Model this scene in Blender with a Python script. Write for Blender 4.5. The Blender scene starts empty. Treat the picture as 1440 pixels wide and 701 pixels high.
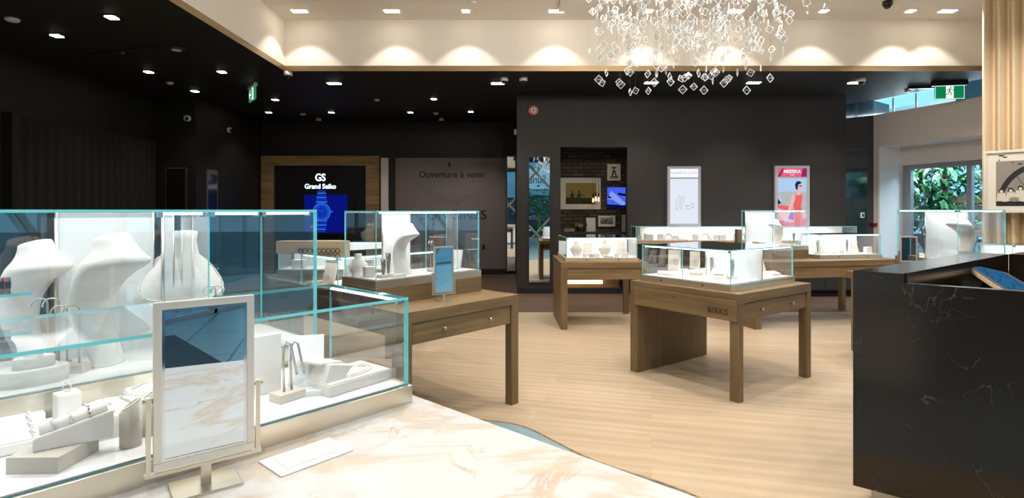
import bpy, bmesh, math, random
from mathutils import Vector, Matrix
random.seed(7)
R = math.radians
SC = bpy.context.scene
COL = SC.collection
EYE = 1.5           # camera height above the floor, metres
F, PX, PY = 785.0, 720.0, 296.0   # focal length in pixels and principal point of the 1440 x 701 frame

def at(px, py, z):
    """world point at height z that a pixel of the survey frame looks at"""
    Y = F * (EYE - z) / (py - PY)
    return Vector(((px - PX) / F * Y, Y, z))

def atY(px, py, Y):
    return Vector(((px - PX) / F * Y, Y, EYE - (py - PY) / F * Y))

# ------------------------------------------------------------------ materials
MATS = {}
def srgb(r, g, b):
    f = lambda c: (c / 255 / 12.92) if c / 255 <= 0.04045 else ((c / 255 + 0.055) / 1.055) ** 2.4
    return (f(r), f(g), f(b), 1)

def newmat(name):
    m = bpy.data.materials.new(name); m.use_nodes = True
    m.node_tree.nodes.clear()
    out = m.node_tree.nodes.new('ShaderNodeOutputMaterial')
    MATS[name] = m
    return m, m.node_tree.nodes, m.node_tree.links, out

def pm(name, col, rough=.5, metal=0.0, emit=None, estr=0.0, spec=.5, noise=0.0, nscale=8.0):
    m, N, L, out = newmat(name)
    p = N.new('ShaderNodeBsdfPrincipled')
    p.inputs['Base Color'].default_value = col
    p.inputs['Roughness'].default_value = rough
    p.inputs['Metallic'].default_value = metal
    p.inputs['Specular IOR Level'].default_value = spec
    if emit is not None:
        p.inputs['Emission Color'].default_value = emit
        p.inputs['Emission Strength'].default_value = estr
    if noise:
        tc = N.new('ShaderNodeTexCoord'); n = N.new('ShaderNodeTexNoise'); n.inputs['Scale'].default_value = nscale
        n.inputs['Detail'].default_value = 5
        hs = N.new('ShaderNodeMixRGB'); hs.blend_type = 'MULTIPLY'; hs.inputs[0].default_value = noise
        hs.inputs[1].default_value = col
        L.new(tc.outputs['Object'], n.inputs['Vector']); L.new(n.outputs['Fac'], hs.inputs[2])
        L.new(hs.outputs[0], p.inputs['Base Color'])
    L.new(p.outputs[0], out.inputs[0])
    return m

def em(name, col, s):
    m, N, L, out = newmat(name)
    e = N.new('ShaderNodeEmission'); e.inputs[0].default_value = col; e.inputs[1].default_value = s
    L.new(e.outputs[0], out.inputs[0]); return m

def glassmat(name, tint, boost=1.6, rough=0.0):
    """thin architectural glass: straight-through transmission plus Fresnel reflection on the outer faces"""
    m, N, L, out = newmat(name)
    t = N.new('ShaderNodeBsdfTransparent'); t.inputs[0].default_value = tint
    g = N.new('ShaderNodeBsdfGlossy'); g.inputs['Roughness'].default_value = rough; g.inputs['Color'].default_value = (1, 1, 1, 1)
    fr = N.new('ShaderNodeFresnel'); fr.inputs[0].default_value = 1.5
    ge = N.new('ShaderNodeNewGeometry')
    inv = N.new('ShaderNodeMath'); inv.operation = 'SUBTRACT'; inv.inputs[0].default_value = 1
    mu = N.new('ShaderNodeMath'); mu.operation = 'MULTIPLY'; mu.use_clamp = True
    mb = N.new('ShaderNodeMath'); mb.operation = 'MULTIPLY'; mb.inputs[1].default_value = boost; mb.use_clamp = True
    mx = N.new('ShaderNodeMixShader')
    L.new(ge.outputs['Backfacing'], inv.inputs[1]); L.new(fr.outputs[0], mb.inputs[0])
    L.new(mb.outputs[0], mu.inputs[0]); L.new(inv.outputs[0], mu.inputs[1])
    L.new(mu.outputs[0], mx.inputs[0]); L.new(t.outputs[0], mx.inputs[1]); L.new(g.outputs[0], mx.inputs[2])
    L.new(mx.outputs[0], out.inputs[0]); return m

def woodmat(name, c1, c2, rough=.45, sx=1.0, sy=14.0, sz=14.0, rot=0.0, planks=None, swap=False):
    m, N, L, out = newmat(name)
    tc = N.new('ShaderNodeTexCoord'); mp = N.new('ShaderNodeMapping'); mp.inputs['Rotation'].default_value = (0, 0, rot)
    src = tc.outputs['Object']
    if swap:                                   # grain follows the length of end faces too
        s1 = N.new('ShaderNodeSeparateXYZ'); L.new(tc.outputs['Normal'], s1.inputs[0])
        ab = N.new('ShaderNodeMath'); ab.operation = 'ABSOLUTE'; L.new(s1.outputs['X'], ab.inputs[0])
        gt = N.new('ShaderNodeMath'); gt.operation = 'GREATER_THAN'; gt.inputs[1].default_value = .7; L.new(ab.outputs[0], gt.inputs[0])
        s2 = N.new('ShaderNodeSeparateXYZ'); c2_ = N.new('ShaderNodeCombineXYZ'); L.new(src, s2.inputs[0])
        L.new(s2.outputs['Y'], c2_.inputs['X']); L.new(s2.outputs['X'], c2_.inputs['Y']); L.new(s2.outputs['Z'], c2_.inputs['Z'])
        mv = N.new('ShaderNodeMix'); mv.data_type = 'VECTOR'; L.new(gt.outputs[0], mv.inputs[0]); L.new(src, mv.inputs[4]); L.new(c2_.outputs[0], mv.inputs[5]); src = mv.outputs[1]
    L.new(src, mp.inputs[0])
    m2 = N.new('ShaderNodeMapping'); m2.inputs['Scale'].default_value = (sx, sy, sz)
    vec = mp.outputs[0]
    p = N.new('ShaderNodeBsdfPrincipled'); p.inputs['Roughness'].default_value = rough
    if planks:
        br = N.new('ShaderNodeTexBrick'); br.offset = .37
        br.inputs['Scale'].default_value = 1; br.inputs['Brick Width'].default_value = planks[0]; br.inputs['Row Height'].default_value = planks[1]
        br.inputs['Mortar Size'].default_value = .0016; br.inputs['Mortar Smooth'].default_value = .2
        br.inputs['Color1'].default_value = (0, 0, 0, 1); br.inputs['Color2'].default_value = (1, 1, 1, 1); br.inputs['Mortar'].default_value = (.35, .35, .35, 1)
        L.new(vec, br.inputs['Vector'])
        ad = N.new('ShaderNodeVectorMath'); ad.operation = 'MULTIPLY_ADD'; ad.inputs[1].default_value = (3.1, 1.7, 2.3)
        L.new(br.outputs['Color'], ad.inputs[0]); L.new(vec, ad.inputs[2]); vec = ad.outputs[0]
    L.new(vec, m2.inputs[0])
    n1 = N.new('ShaderNodeTexNoise'); n1.inputs['Scale'].default_value = 2.2; n1.inputs['Detail'].default_value = 6; n1.inputs['Roughness'].default_value = .62; n1.inputs['Distortion'].default_value = .6
    L.new(m2.outputs[0], n1.inputs[0])
    w = N.new('ShaderNodeTexWave'); w.inputs['Scale'].default_value = .55; w.inputs['Distortion'].default_value = 9; w.inputs['Detail'].default_value = 3; w.bands_direction = 'Y'; w.inputs['Detail Scale'].default_value = 1.2
    L.new(m2.outputs[0], w.inputs[0])
    mixf = N.new('ShaderNodeMath'); mixf.operation = 'MULTIPLY_ADD'; mixf.inputs[1].default_value = .3
    L.new(w.outputs['Fac'], mixf.inputs[0])
    sc_ = N.new('ShaderNodeMath'); sc_.operation = 'MULTIPLY'; sc_.inputs[1].default_value = .7
    L.new(n1.outputs['Fac'], sc_.inputs[0]); L.new(sc_.outputs[0], mixf.inputs[2])
    cr = N.new('ShaderNodeValToRGB'); cr.color_ramp.elements[0].position = .25; cr.color_ramp.elements[1].position = .75
    cr.color_ramp.elements[0].color = c1; cr.color_ramp.elements[1].color = c2
    L.new(mixf.outputs[0], cr.inputs[0]); colout = cr.outputs[0]
    if planks:
        mr = N.new('ShaderNodeMapRange'); mr.inputs['To Min'].default_value = .90; mr.inputs['To Max'].default_value = 1.04
        L.new(br.outputs['Color'], mr.inputs[0])
        mm = N.new('ShaderNodeMixRGB'); mm.blend_type = 'MULTIPLY'; mm.inputs[0].default_value = 1
        L.new(colout, mm.inputs[1]); L.new(mr.outputs[0], mm.inputs[2]); colout = mm.outputs[0]
        m3 = N.new('ShaderNodeMixRGB'); m3.inputs[2].default_value = (c1[0] * .72, c1[1] * .7, c1[2] * .68, 1)
        mf = N.new('ShaderNodeMath'); mf.operation = 'MULTIPLY'; mf.inputs[1].default_value = .45
        L.new(br.outputs['Fac'], mf.inputs[0]); L.new(mf.outputs[0], m3.inputs[0]); L.new(colout, m3.inputs[1]); colout = m3.outputs[0]
    L.new(colout, p.inputs['Base Color']); L.new(p.outputs[0], out.inputs[0])
    return m

woodmat('table_oak', srgb(103, 83, 55), srgb(131, 107, 74), rough=.5, sx=1.2, sy=18, sz=18, swap=True)
woodmat('table_oak_upright', srgb(99, 80, 53), srgb(127, 104, 72), rough=.5, sx=18, sy=18, sz=1.2)
woodmat('floor_oak', srgb(171, 150, 124), srgb(188, 168, 142), rough=.38, sx=.6, sy=5, sz=5, rot=R(14), planks=(2.2, .24))
woodmat('floor_walnut', srgb(66, 49, 38), srgb(98, 74, 58), rough=.62, sx=.7, sy=9, sz=9, planks=(1.9, .16))
woodmat('frame_ash', srgb(120, 96, 62), srgb(160, 132, 92), rough=.5, sx=1.0, sy=10, sz=10)
woodmat('pale_oak', srgb(176, 152, 120), srgb(204, 182, 150), rough=.5, sx=1.0, sy=14, sz=14)
pm('dark_wall', srgb(41, 37, 35), .6, noise=.15, nscale=3)
pm('black_wall', srgb(19, 17, 15), .55, noise=.15, nscale=3)
pm('blue_black_gloss', srgb(26, 36, 46), .12)
pm('ceiling_black', srgb(15, 13, 11), .6, noise=.1, nscale=2)
pm('ceiling_white', srgb(236, 229, 219), .8, noise=.04, nscale=2)
pm('bronze_trim', srgb(150, 128, 96), .35, .7)
pm('white_satin', srgb(240, 238, 235), .45)
pm('leatherette_white', srgb(226, 223, 219), .6, noise=.05, nscale=40)
pm('leatherette_cream', srgb(206, 197, 186), .6, noise=.08, nscale=60)
pm('leatherette_grey', srgb(190, 182, 171), .6, noise=.12, nscale=50)
pm('frost_white', srgb(220, 224, 226), .5, emit=(1, 1, 1, 1), estr=.05)
pm('deck_white', srgb(230, 230, 230), .5)
pm('engraved_brown', srgb(64, 50, 34), .8)
pm('champagne_metal', srgb(226, 214, 194), .28, .92)
pm('satin_steel', srgb(190, 186, 180), .3, .95)
pm('dark_steel', srgb(92, 86, 80), .35, .9)
pm('chrome', srgb(225, 225, 228), .08, 1.0)
pm('silver_jewel', srgb(222, 220, 218), .18, 1.0)
pm('gold_jewel', srgb(224, 184, 120), .2, 1.0)
pm('pearl', srgb(246, 240, 232), .2)
pm('ruby', srgb(170, 20, 50), .15)
pm('black_plastic', srgb(18, 18, 18), .35)
pm('white_plastic', srgb(225, 222, 218), .4)
pm('red_plastic', srgb(190, 20, 30), .3)
pm('lightbox_frame', srgb(172, 172, 178), .4)
pm('wall_grey', srgb(222, 214, 209), .6, noise=.06, nscale=3)
pm('panel_grey', srgb(122, 112, 110), .65)
pm('window_white', srgb(232, 234, 238), .35)
pm('window_frame_grey', srgb(150, 158, 164), .4, .3)
pm('curtain_black', srgb(16, 15, 16), .85)
pm('curtain_beige', srgb(226, 202, 168), .8, noise=.1, nscale=30)
pm('mat_board', srgb(226, 218, 204), .7)
pm('frame_black', srgb(16, 14, 13), .35)
pm('frame_champagne', srgb(230, 222, 208), .35, .35)
pm('ink_black', srgb(14, 14, 14), .6)
pm('ink_grey', srgb(96, 92, 88), .6)
pm('paper_light', srgb(214, 206, 192), .7)
pm('paper_mid', srgb(140, 132, 120), .7)
pm('ink_faint', srgb(98, 90, 88), .6)
pm('exit_green', srgb(0, 120, 70), .5, emit=srgb(0, 150, 90), estr=.55)
pm('exit_white', srgb(240, 245, 240), .5, emit=(.9, 1, .95, 1), estr=.9)
pm('shadow_slot', srgb(8, 7, 7), .9)
def tilemat(name, c1, c2, seam, w_, h_, rough, rot=0.0):
    m, N, L, out = newmat(name)
    tc = N.new('ShaderNodeTexCoord'); mp = N.new('ShaderNodeMapping'); mp.inputs['Rotation'].default_value = (0, 0, rot); L.new(tc.outputs['Object'], mp.inputs[0])
    b = N.new('ShaderNodeTexBrick'); b.inputs['Scale'].default_value = 1; b.inputs['Brick Width'].default_value = w_; b.inputs['Row Height'].default_value = h_; b.inputs['Mortar Size'].default_value = .012
    b.inputs['Color1'].default_value = c1; b.inputs['Color2'].default_value = c2; b.inputs['Mortar'].default_value = seam
    L.new(mp.outputs[0], b.inputs['Vector']); p = N.new('ShaderNodeBsdfPrincipled'); p.inputs['Roughness'].default_value = rough
    L.new(b.outputs['Color'], p.inputs['Base Color']); L.new(p.outputs[0], out.inputs[0])
tilemat('tile_blue_grey', srgb(112, 140, 150), srgb(126, 150, 158), srgb(70, 92, 102), 1.2, .6, .3, R(33))
tilemat('street_paving', srgb(104, 128, 138), srgb(120, 140, 148), srgb(66, 86, 96), 1.2, .6, .6, R(33))
tilemat('ribbed_mat', srgb(44, 58, 68), srgb(50, 64, 74), srgb(24, 34, 42), 9.0, .06, .7, R(10))
pm('facade_pale', srgb(150, 170, 180), .7, noise=.1)
pm('facade_dark', srgb(34, 52, 62), .3)
pm('leaf_green', srgb(62, 150, 84), .35, noise=.5, nscale=7)
pm('leaf_dark', srgb(24, 84, 60), .4, noise=.4, nscale=9)
pm('bark', srgb(88, 66, 46), .8, noise=.3)
pm('trunk_green', srgb(120, 150, 40), .7, noise=.2)
em('led_white', (.93, .97, 1, 1), 5.0)
em('led_warm', (1, .72, .34, 1), 5.0)
em('lamp_warm', (1, .88, .68, 1), 26.0)
em('lamp_filament', (1, .55, .22, 1), 6.0)
em('sign_glow', (.72, .86, 1, 1), 2.2)
em('lightbox_white', (.93, .96, 1, 1), 1.0)
em('lightbox_pale', (.80, .85, .95, 1), .98)
em('lightbox_sky', srgb(176, 206, 238), 1.0)
em('lightbox_coral', srgb(238, 104, 104), 1.0)
em('lightbox_pink', srgb(228, 96, 134), 1.0)
em('lightbox_rose', srgb(244, 176, 190), 1.0)
em('lightbox_purple', srgb(126, 60, 170), 1.0)
em('lightbox_navy', srgb(30, 40, 92), 1.0)
em('lightbox_stone', srgb(186, 184, 186), 1.0)
em('lightbox_skin', srgb(232, 190, 178), 1.0)
em('lightbox_wine', srgb(146, 42, 92), 1.0)
em('screen_blue', srgb(8, 18, 120), 1.0)
em('screen_blue_light', srgb(38, 104, 220), 1.0)
em('screen_blue_mid', srgb(14, 50, 170), 1.0)
em('screen_video', srgb(70, 96, 235), 1.0)
em('screen_video_light', srgb(132, 156, 248), 1.0)
em('screen_video_dark', srgb(10, 12, 60), 1.0)
em('tablet_blue', srgb(52, 112, 160), .75)
em('tablet_deep', srgb(18, 50, 84), .6)
em('sunset_sky', srgb(150, 128, 66), .30)
em('sunset_sea', srgb(78, 66, 40), .25)
pm('crystal_edge', srgb(250, 248, 245), .15, emit=(1, .97, .92, 1), estr=.14)  # faint emission paints the sparkle of refracted light along the crystal edges
glassmat('case_glass', (.982, .994, .993, 1), 2.3)
glassmat('case_top_glass', (.982, .994, .993, 1), 1.5)
glassmat('window_glass', (.93, .98, 1.0, 1), 1.0)
glassmat('crystal_glass', (.93, .94, .95, 1), 3.0, .02)
pm('glass_edge', srgb(120, 200, 202), .15, emit=srgb(96, 190, 194), estr=.30)  # teal emission paints the case light caught in the glass edges
pm('mirror_glass', srgb(232, 238, 240), .0, 1.0)

def cellmat(name, base, vein, vscale, veinw, rough, big=None):
    """stone: thin wandering veins where two noise fields cross, plus clouds"""
    m, N, L, out = newmat(name)
    tc = N.new('ShaderNodeTexCoord')
    p = N.new('ShaderNodeBsdfPrincipled'); p.inputs['Roughness'].default_value = rough
    n0 = N.new('ShaderNodeTexNoise'); n0.inputs['Scale'].default_value = vscale; n0.inputs['Detail'].default_value = 7; n0.inputs['Roughness'].default_value = .55; n0.inputs['Distortion'].default_value = .9
    L.new(tc.outputs['Object'], n0.inputs[0])
    s = N.new('ShaderNodeMath'); s.operation = 'SUBTRACT'; s.inputs[1].default_value = .5; L.new(n0.outputs['Fac'], s.inputs[0])
    a = N.new('ShaderNodeMath'); a.operation = 'ABSOLUTE'; L.new(s.outputs[0], a.inputs[0])
    mr = N.new('ShaderNodeMapRange'); mr.inputs['From Min'].default_value = 0; mr.inputs['From Max'].default_value = veinw; mr.inputs['To Min'].default_value = 1; mr.inputs['To Max'].default_value = 0
    L.new(a.outputs[0], mr.inputs[0])
    n1 = N.new('ShaderNodeTexNoise'); n1.inputs['Scale'].default_value = vscale * 1.3; n1.inputs['Detail'].default_value = 3
    ad = N.new('ShaderNodeVectorMath'); ad.operation = 'ADD'; ad.inputs[1].default_value = (5.3, 2.1, 7.7)
    L.new(tc.outputs['Object'], ad.inputs[0]); L.new(ad.outputs[0], n1.inputs[0])
    mr2 = N.new('ShaderNodeMapRange'); mr2.inputs['From Min'].default_value = .48; mr2.inputs['From Max'].default_value = .66
    L.new(n1.outputs['Fac'], mr2.inputs[0])
    mu = N.new('ShaderNodeMath'); mu.operation = 'MULTIPLY'; L.new(mr.outputs[0], mu.inputs[0]); L.new(mr2.outputs[0], mu.inputs[1])
    mx = N.new('ShaderNodeMixRGB'); mx.inputs[1].default_value = base; mx.inputs[2].default_value = vein
    L.new(mu.outputs[0], mx.inputs[0]); col = mx.outputs[0]
    if big:
        n2 = N.new('ShaderNodeTexNoise'); n2.inputs['Scale'].default_value = big[1]; n2.inputs['Detail'].default_value = 8; n2.inputs['Roughness'].default_value = .6; n2.inputs['Distortion'].default_value = 1.6
        L.new(tc.outputs['Object'], n2.inputs[0])
        s2 = N.new('ShaderNodeMath'); s2.operation = 'SUBTRACT'; s2.inputs[1].default_value = .5; L.new(n2.outputs['Fac'], s2.inputs[0])
        a2 = N.new('ShaderNodeMath'); a2.operation = 'ABSOLUTE'; L.new(s2.outputs[0], a2.inputs[0])
        m4 = N.new('ShaderNodeMapRange'); m4.inputs['From Min'].default_value = .0; m4.inputs['From Max'].default_value = big[2]; m4.inputs['To Min'].default_value = big[3]; m4.inputs['To Max'].default_value = 0
        L.new(a2.outputs[0], m4.inputs[0])
        m5 = N.new('ShaderNodeMixRGB'); m5.inputs[2].default_value = big[0]; L.new(m4.outputs[0], m5.inputs[0]); L.new(col, m5.inputs[1]); col = m5.outputs[0]
    L.new(col, p.inputs['Base Color']); L.new(p.outputs[0], out.inputs[0]); return m

cellmat('marble_gold', srgb(204, 203, 202), srgb(180, 138, 92), 1.7, .014, .16, big=(srgb(192, 168, 138), .85, .040, .60))
cellmat('stone_black', srgb(37, 25, 14), srgb(100, 88, 74), 3.6, .007, .17)

def brickmat():
    m, N, L, out = newmat('brick_dark')
    tc = N.new('ShaderNodeTexCoord'); sep = N.new('ShaderNodeSeparateXYZ'); com = N.new('ShaderNodeCombineXYZ')
    L.new(tc.outputs['Object'], sep.inputs[0]); L.new(sep.outputs['X'], com.inputs['X']); L.new(sep.outputs['Z'], com.inputs['Y'])
    b = N.new('ShaderNodeTexBrick'); b.inputs['Scale'].default_value = 1; b.inputs['Brick Width'].default_value = .215; b.inputs['Row Height'].default_value = .072
    b.inputs['Mortar Size'].default_value = .009; b.inputs['Color1'].default_value = srgb(92, 80, 62); b.inputs['Color2'].default_value = srgb(58, 48, 38); b.inputs['Mortar'].default_value = srgb(20, 17, 15)
    L.new(com.outputs[0], b.inputs['Vector'])
    p = N.new('ShaderNodeBsdfPrincipled'); p.inputs['Roughness'].default_value = .8
    bu = N.new('ShaderNodeBump'); bu.inputs['Strength'].default_value = .6; bu.inputs['Distance'].default_value = .01
    inv = N.new('ShaderNodeMath'); inv.operation = 'SUBTRACT'; inv.inputs[0].default_value = 1; L.new(b.outputs['Fac'], inv.inputs[1])
    L.new(inv.outputs[0], bu.inputs['Height']); L.new(bu.outputs[0], p.inputs['Normal'])
    L.new(b.outputs['Color'], p.inputs['Base Color']); L.new(p.outputs[0], out.inputs[0])
brickmat()

# ------------------------------------------------------------------ mesh helpers
def BM(): return bmesh.new()

def box(bm, x0, x1, y0, y1, z0, z1, mi=0, bev=0.0):
    vs = [bm.verts.new(p) for p in ((x0, y0, z0), (x1, y0, z0), (x1, y1, z0), (x0, y1, z0), (x0, y0, z1), (x1, y0, z1), (x1, y1, z1), (x0, y1, z1))]
    fs = []
    for q in ((0, 3, 2, 1), (4, 5, 6, 7), (0, 1, 5, 4), (1, 2, 6, 5), (2, 3, 7, 6), (3, 0, 4, 7)):
        f = bm.faces.new([vs[i] for i in q]); f.material_index = mi; fs.append(f)
    if bev:
        es = list({e for f in fs for e in f.edges})
        r = bmesh.ops.bevel(bm, geom=es, offset=bev, segments=2, affect='EDGES', profile=.6)
        for f in r['faces']: f.material_index = mi
    return vs

def prism(bm, pts, z0, z1, mi=0):
    """vertical prism over a polygon (counter-clockwise seen from above)"""
    a = [bm.verts.new((p[0], p[1], z0)) for p in pts]; b = [bm.verts.new((p[0], p[1], z1)) for p in pts]
    f = [bm.faces.new(a[::-1]), bm.faces.new(b)]
    n = len(pts)
    for i in range(n): f.append(bm.faces.new((a[i], a[(i + 1) % n], b[(i + 1) % n], b[i])))
    for q in f: q.material_index = mi
    return a + b

def xprism(bm, pts, y0, y1, mi=0):
    """prism of an x-z outline extruded along y"""
    a = [bm.verts.new((p[0], y0, p[1])) for p in pts]; b = [bm.verts.new((p[0], y1, p[1])) for p in pts]
    f = [bm.faces.new(a), bm.faces.new(b[::-1])]
    n = len(pts)
    for i in range(n): f.append(bm.faces.new((a[(i + 1) % n], a[i], b[i], b[(i + 1) % n])))
    for q in f: q.material_index = mi

def cyl(bm, c, r, h, axis='z', n=20, mi=0, r2=None, smooth=True):
    r2 = r if r2 is None else r2
    ring = lambda rr, t: [(math.cos(2 * math.pi * i / n) * rr, math.sin(2 * math.pi * i / n) * rr, t) for i in range(n)]
    def mp(p):
        x, y, z = p
        if axis == 'z': return (c[0] + x, c[1] + y, c[2] + z)
        if axis == 'y': return (c[0] + x, c[1] + z, c[2] - y)
        return (c[0] + z, c[1] + x, c[2] + y)
    a = [bm.verts.new(mp(p)) for p in ring(r, 0)]; b = [bm.verts.new(mp(p)) for p in ring(r2, h)]
    fs = [bm.faces.new(a[::-1]), bm.faces.new(b)]
    for i in range(n):
        f = bm.faces.new((a[i], a[(i + 1) % n], b[(i + 1) % n], b[i])); f.smooth = smooth; fs.append(f)
    for f in fs: f.material_index = mi

def lathe(bm, prof, c=(0, 0, 0), n=20, mi=0, sx=1.0, sy=1.0):
    rings = []
    for r, z in prof:
        rings.append([bm.verts.new((c[0] + math.cos(2 * math.pi * i / n) * r * sx, c[1] + math.sin(2 * math.pi * i / n) * r * sy, c[2] + z)) for i in range(n)])
    for a, b in zip(rings, rings[1:]):
        for i in range(n):
            f = bm.faces.new((a[i], a[(i + 1) % n], b[(i + 1) % n], b[i])); f.smooth = True; f.material_index = mi
    f = bm.faces.new(rings[0][::-1]); f.material_index = mi
    f = bm.faces.new(rings[-1]); f.material_index = mi

def tube(bm, pts, r, n=8, mi=0, closed=False):
    P = [Vector(p) for p in pts]; rings = []
    m = len(P); up = None
    for i, p in enumerate(P):
        if closed: d = P[(i + 1) % m] - P[(i - 1) % m]
        else: d = P[min(i + 1, m - 1)] - P[max(i - 1, 0)]
        d.normalize()
        if up is None:
            up = Vector((0, 0, 1)) if abs(d.z) < .9 else Vector((1, 0, 0))
        s = d.cross(up); 
        if s.length < 1e-5: s = d.orthogonal()
        s.normalize(); t = s.cross(d); up = t
        rr = r[i] if isinstance(r, (list, tuple)) else r
        rings.append([bm.verts.new(p + (s * math.cos(2 * math.pi * k / n) + t * math.sin(2 * math.pi * k / n)) * rr) for k in range(n)])
    pairs = list(zip(rings, rings[1:])) + ([(rings[-1], rings[0])] if closed else [])
    for a, b in pairs:
        for k in range(n):
            f = bm.faces.new((a[k], a[(k + 1) % n], b[(k + 1) % n], b[k])); f.smooth = True; f.material_index = mi
    if not closed:
        for q in (rings[0][::-1], rings[-1]):
            f = bm.faces.new(q); f.material_index = mi

def ball(bm, c, r, mi=0, sub=1, sz=1.0):
    v = bmesh.ops.create_icosphere(bm, subdivisions=sub, radius=r, matrix=Matrix.Translation(c) @ Matrix.Diagonal((1, 1, sz, 1)))['verts']
    for f in {f for w in v for f in w.link_faces}: f.material_index = mi; f.smooth = True

def flat(bm, pts, y, mi=0):
    """flat x-z polygon at depth y facing -y"""
    f = bm.faces.new([bm.verts.new((p[0], y, p[1])) for p in pts]); f.normal_update()
    if f.normal.y > 0: f.normal_flip()
    f.material_index = mi

def disc(bm, cx, cz, rx, rz, y, mi=0, n=24, a0=0, a1=360):
    pts = [(cx + math.cos(R(a0 + (a1 - a0) * i / n)) * rx, cz + math.sin(R(a0 + (a1 - a0) * i / n)) * rz) for i in range(n if a1 - a0 >= 360 else n + 1)]
    flat(bm, pts, y, mi)

def stroke(bm, pts, w, y, mi=0):
    for (x0, z0), (x1, z1) in zip(pts, pts[1:]):
        dx, dz = x1 - x0, z1 - z0; l = math.hypot(dx, dz) or 1; nx, nz = -dz / l * w / 2, dx / l * w / 2
        flat(bm, [(x0 + nx, z0 + nz), (x1 + nx, z1 + nz), (x1 - nx, z1 - nz), (x0 - nx, z0 - nz)], y, mi)

def xf(bm, M, start=0):
    for v in list(bm.verts)[start:]: v.co = M @ v.co

def mk(name, bm, mats, parent=None, loc=(0, 0, 0), rotz=0.0, rot=None, recalc=True):
    if recalc: bmesh.ops.recalc_face_normals(bm, faces=bm.faces)
    me = bpy.data.meshes.new(name); bm.to_mesh(me); bm.free()
    for m in (mats if isinstance(mats, (list, tuple)) else [mats]): me.materials.append(MATS[m])
    o = bpy.data.objects.new(name, me); COL.objects.link(o)
    o.parent = parent; o.location = loc
    o.rotation_euler = rot if rot else (0, 0, rotz)
    return o

def tag(o, label=None, cat=None, group=None, kind=None):
    if label: o['label'] = label
    if cat: o['category'] = cat
    if group: o['group'] = group
    if kind: o['kind'] = kind
    return o

def thing(name, label, cat, loc=(0, 0, 0), rotz=0.0, group=None, rot=None):
    o = bpy.data.objects.new(name, None); COL.objects.link(o); o.empty_display_size = .1
    o.location = loc; o.rotation_euler = rot if rot else (0, 0, rotz)
    return tag(o, label, cat, group)

def struct(name, bm, mats, label=None, loc=(0, 0, 0), rotz=0.0, recalc=True):
    o = mk(name, bm, mats, None, loc, rotz, recalc=recalc); o['kind'] = 'structure'
    if label: o['label'] = label
    return o

def lettering(name, text, size, mat, parent=None, loc=(0, 0, 0), rot=(R(90), 0, 0), extrude=.002, offset=0.0, align='CENTER', sx=1.0, spacing=1.0, shear=0.0):
    cu = bpy.data.curves.new(name, 'FONT'); cu.body = text; cu.size = size; cu.extrude = extrude; cu.offset = offset
    cu.align_x = align; cu.align_y = 'CENTER'; cu.space_character = spacing; cu.shear = shear
    tmp = bpy.data.objects.new('tmp', cu); COL.objects.link(tmp)
    bpy.context.view_layer.update()
    me = bpy.data.meshes.new_from_object(tmp); bpy.data.objects.remove(tmp); bpy.data.curves.remove(cu)
    me.name = name; me.materials.clear(); me.materials.append(MATS[mat])
    o = bpy.data.objects.new(name, me); COL.objects.link(o); o.parent = parent; o.location = loc; o.rotation_euler = rot; o.scale = (sx, 1, 1)
    return o

def spot(parent, loc, power, angle=80, blend=.6, col=(1, .93, .84), rot=(0, 0, 0), radius=.04):
    l = bpy.data.lights.new('lamp_light', 'SPOT'); l.energy = power; l.spot_size = R(angle); l.spot_blend = blend; l.color = col; l.shadow_soft_size = radius
    o = bpy.data.objects.new('lamp_light', l); COL.objects.link(o); o.parent = parent; o.location = loc; o.rotation_euler = rot
    return o

def arealight(parent, loc, power, sx, sy, col=(1, 1, 1), rot=(0, 0, 0), spread=180):
    l = bpy.data.lights.new('strip_or_fill_light', 'AREA'); l.energy = power; l.shape = 'RECTANGLE'; l.size = sx; l.size_y = sy; l.color = col; l.spread = R(spread)
    o = bpy.data.objects.new('strip_or_fill_light', l); COL.objects.link(o); o.parent = parent; o.location = loc; o.rotation_euler = rot
    return o

class Fr:
    """a local frame on a horizontal surface: origin, heading; p(x, y, z) gives the world point"""
    def __init__(s, ox, oy, ang): s.ox, s.oy, s.a = ox, oy, ang; s.c, s.s = math.cos(ang), math.sin(ang)
    def p(s, x, y, z=0.0): return Vector((s.ox + x * s.c - y * s.s, s.oy + x * s.s + y * s.c, z))
# ------------------------------------------------------------------ camera, world
cam = bpy.data.cameras.new('camera'); cam.sensor_width = 36; cam.lens = F / 1440 * 36
cam.shift_y = -(350.5 - PY) / 1440; cam.clip_start = .02; cam.clip_end = 200
co = bpy.data.objects.new('camera', cam); COL.objects.link(co)
co.location = (0, 0, EYE); co.rotation_euler = (R(90), 0, 0); SC.camera = co

w = bpy.data.worlds.new('sky'); SC.world = w; w.use_nodes = True
bg = w.node_tree.nodes['Background']; bg.inputs[0].default_value = (.27, .62, .84, 1); bg.inputs[1].default_value = 1.6
SC.view_settings.view_transform = 'Standard'; SC.view_settings.look = 'None'
SC.view_settings.exposure = 0.0
cy = SC.cycles
cy.max_bounces = 12; cy.diffuse_bounces = 4; cy.glossy_bounces = 6; cy.transparent_max_bounces = 64
cy.use_denoising = True; cy.sample_clamp_indirect = 6; cy.caustics_reflective = False; cy.caustics_refractive = False

CZ = 3.576          # dark ceiling
CT = 4.337          # raised white ceiling
BW = 10.06          # main back wall
# right-hand window wall: runs from W0 toward the street at an angle
W0 = Vector((6.83, 10.55)); WA = math.atan2(-.947, .321)
WF = Fr(W0.x, W0.y, WA)
def wallx(y): return 6.83 + .339 * (10.55 - y)

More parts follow.
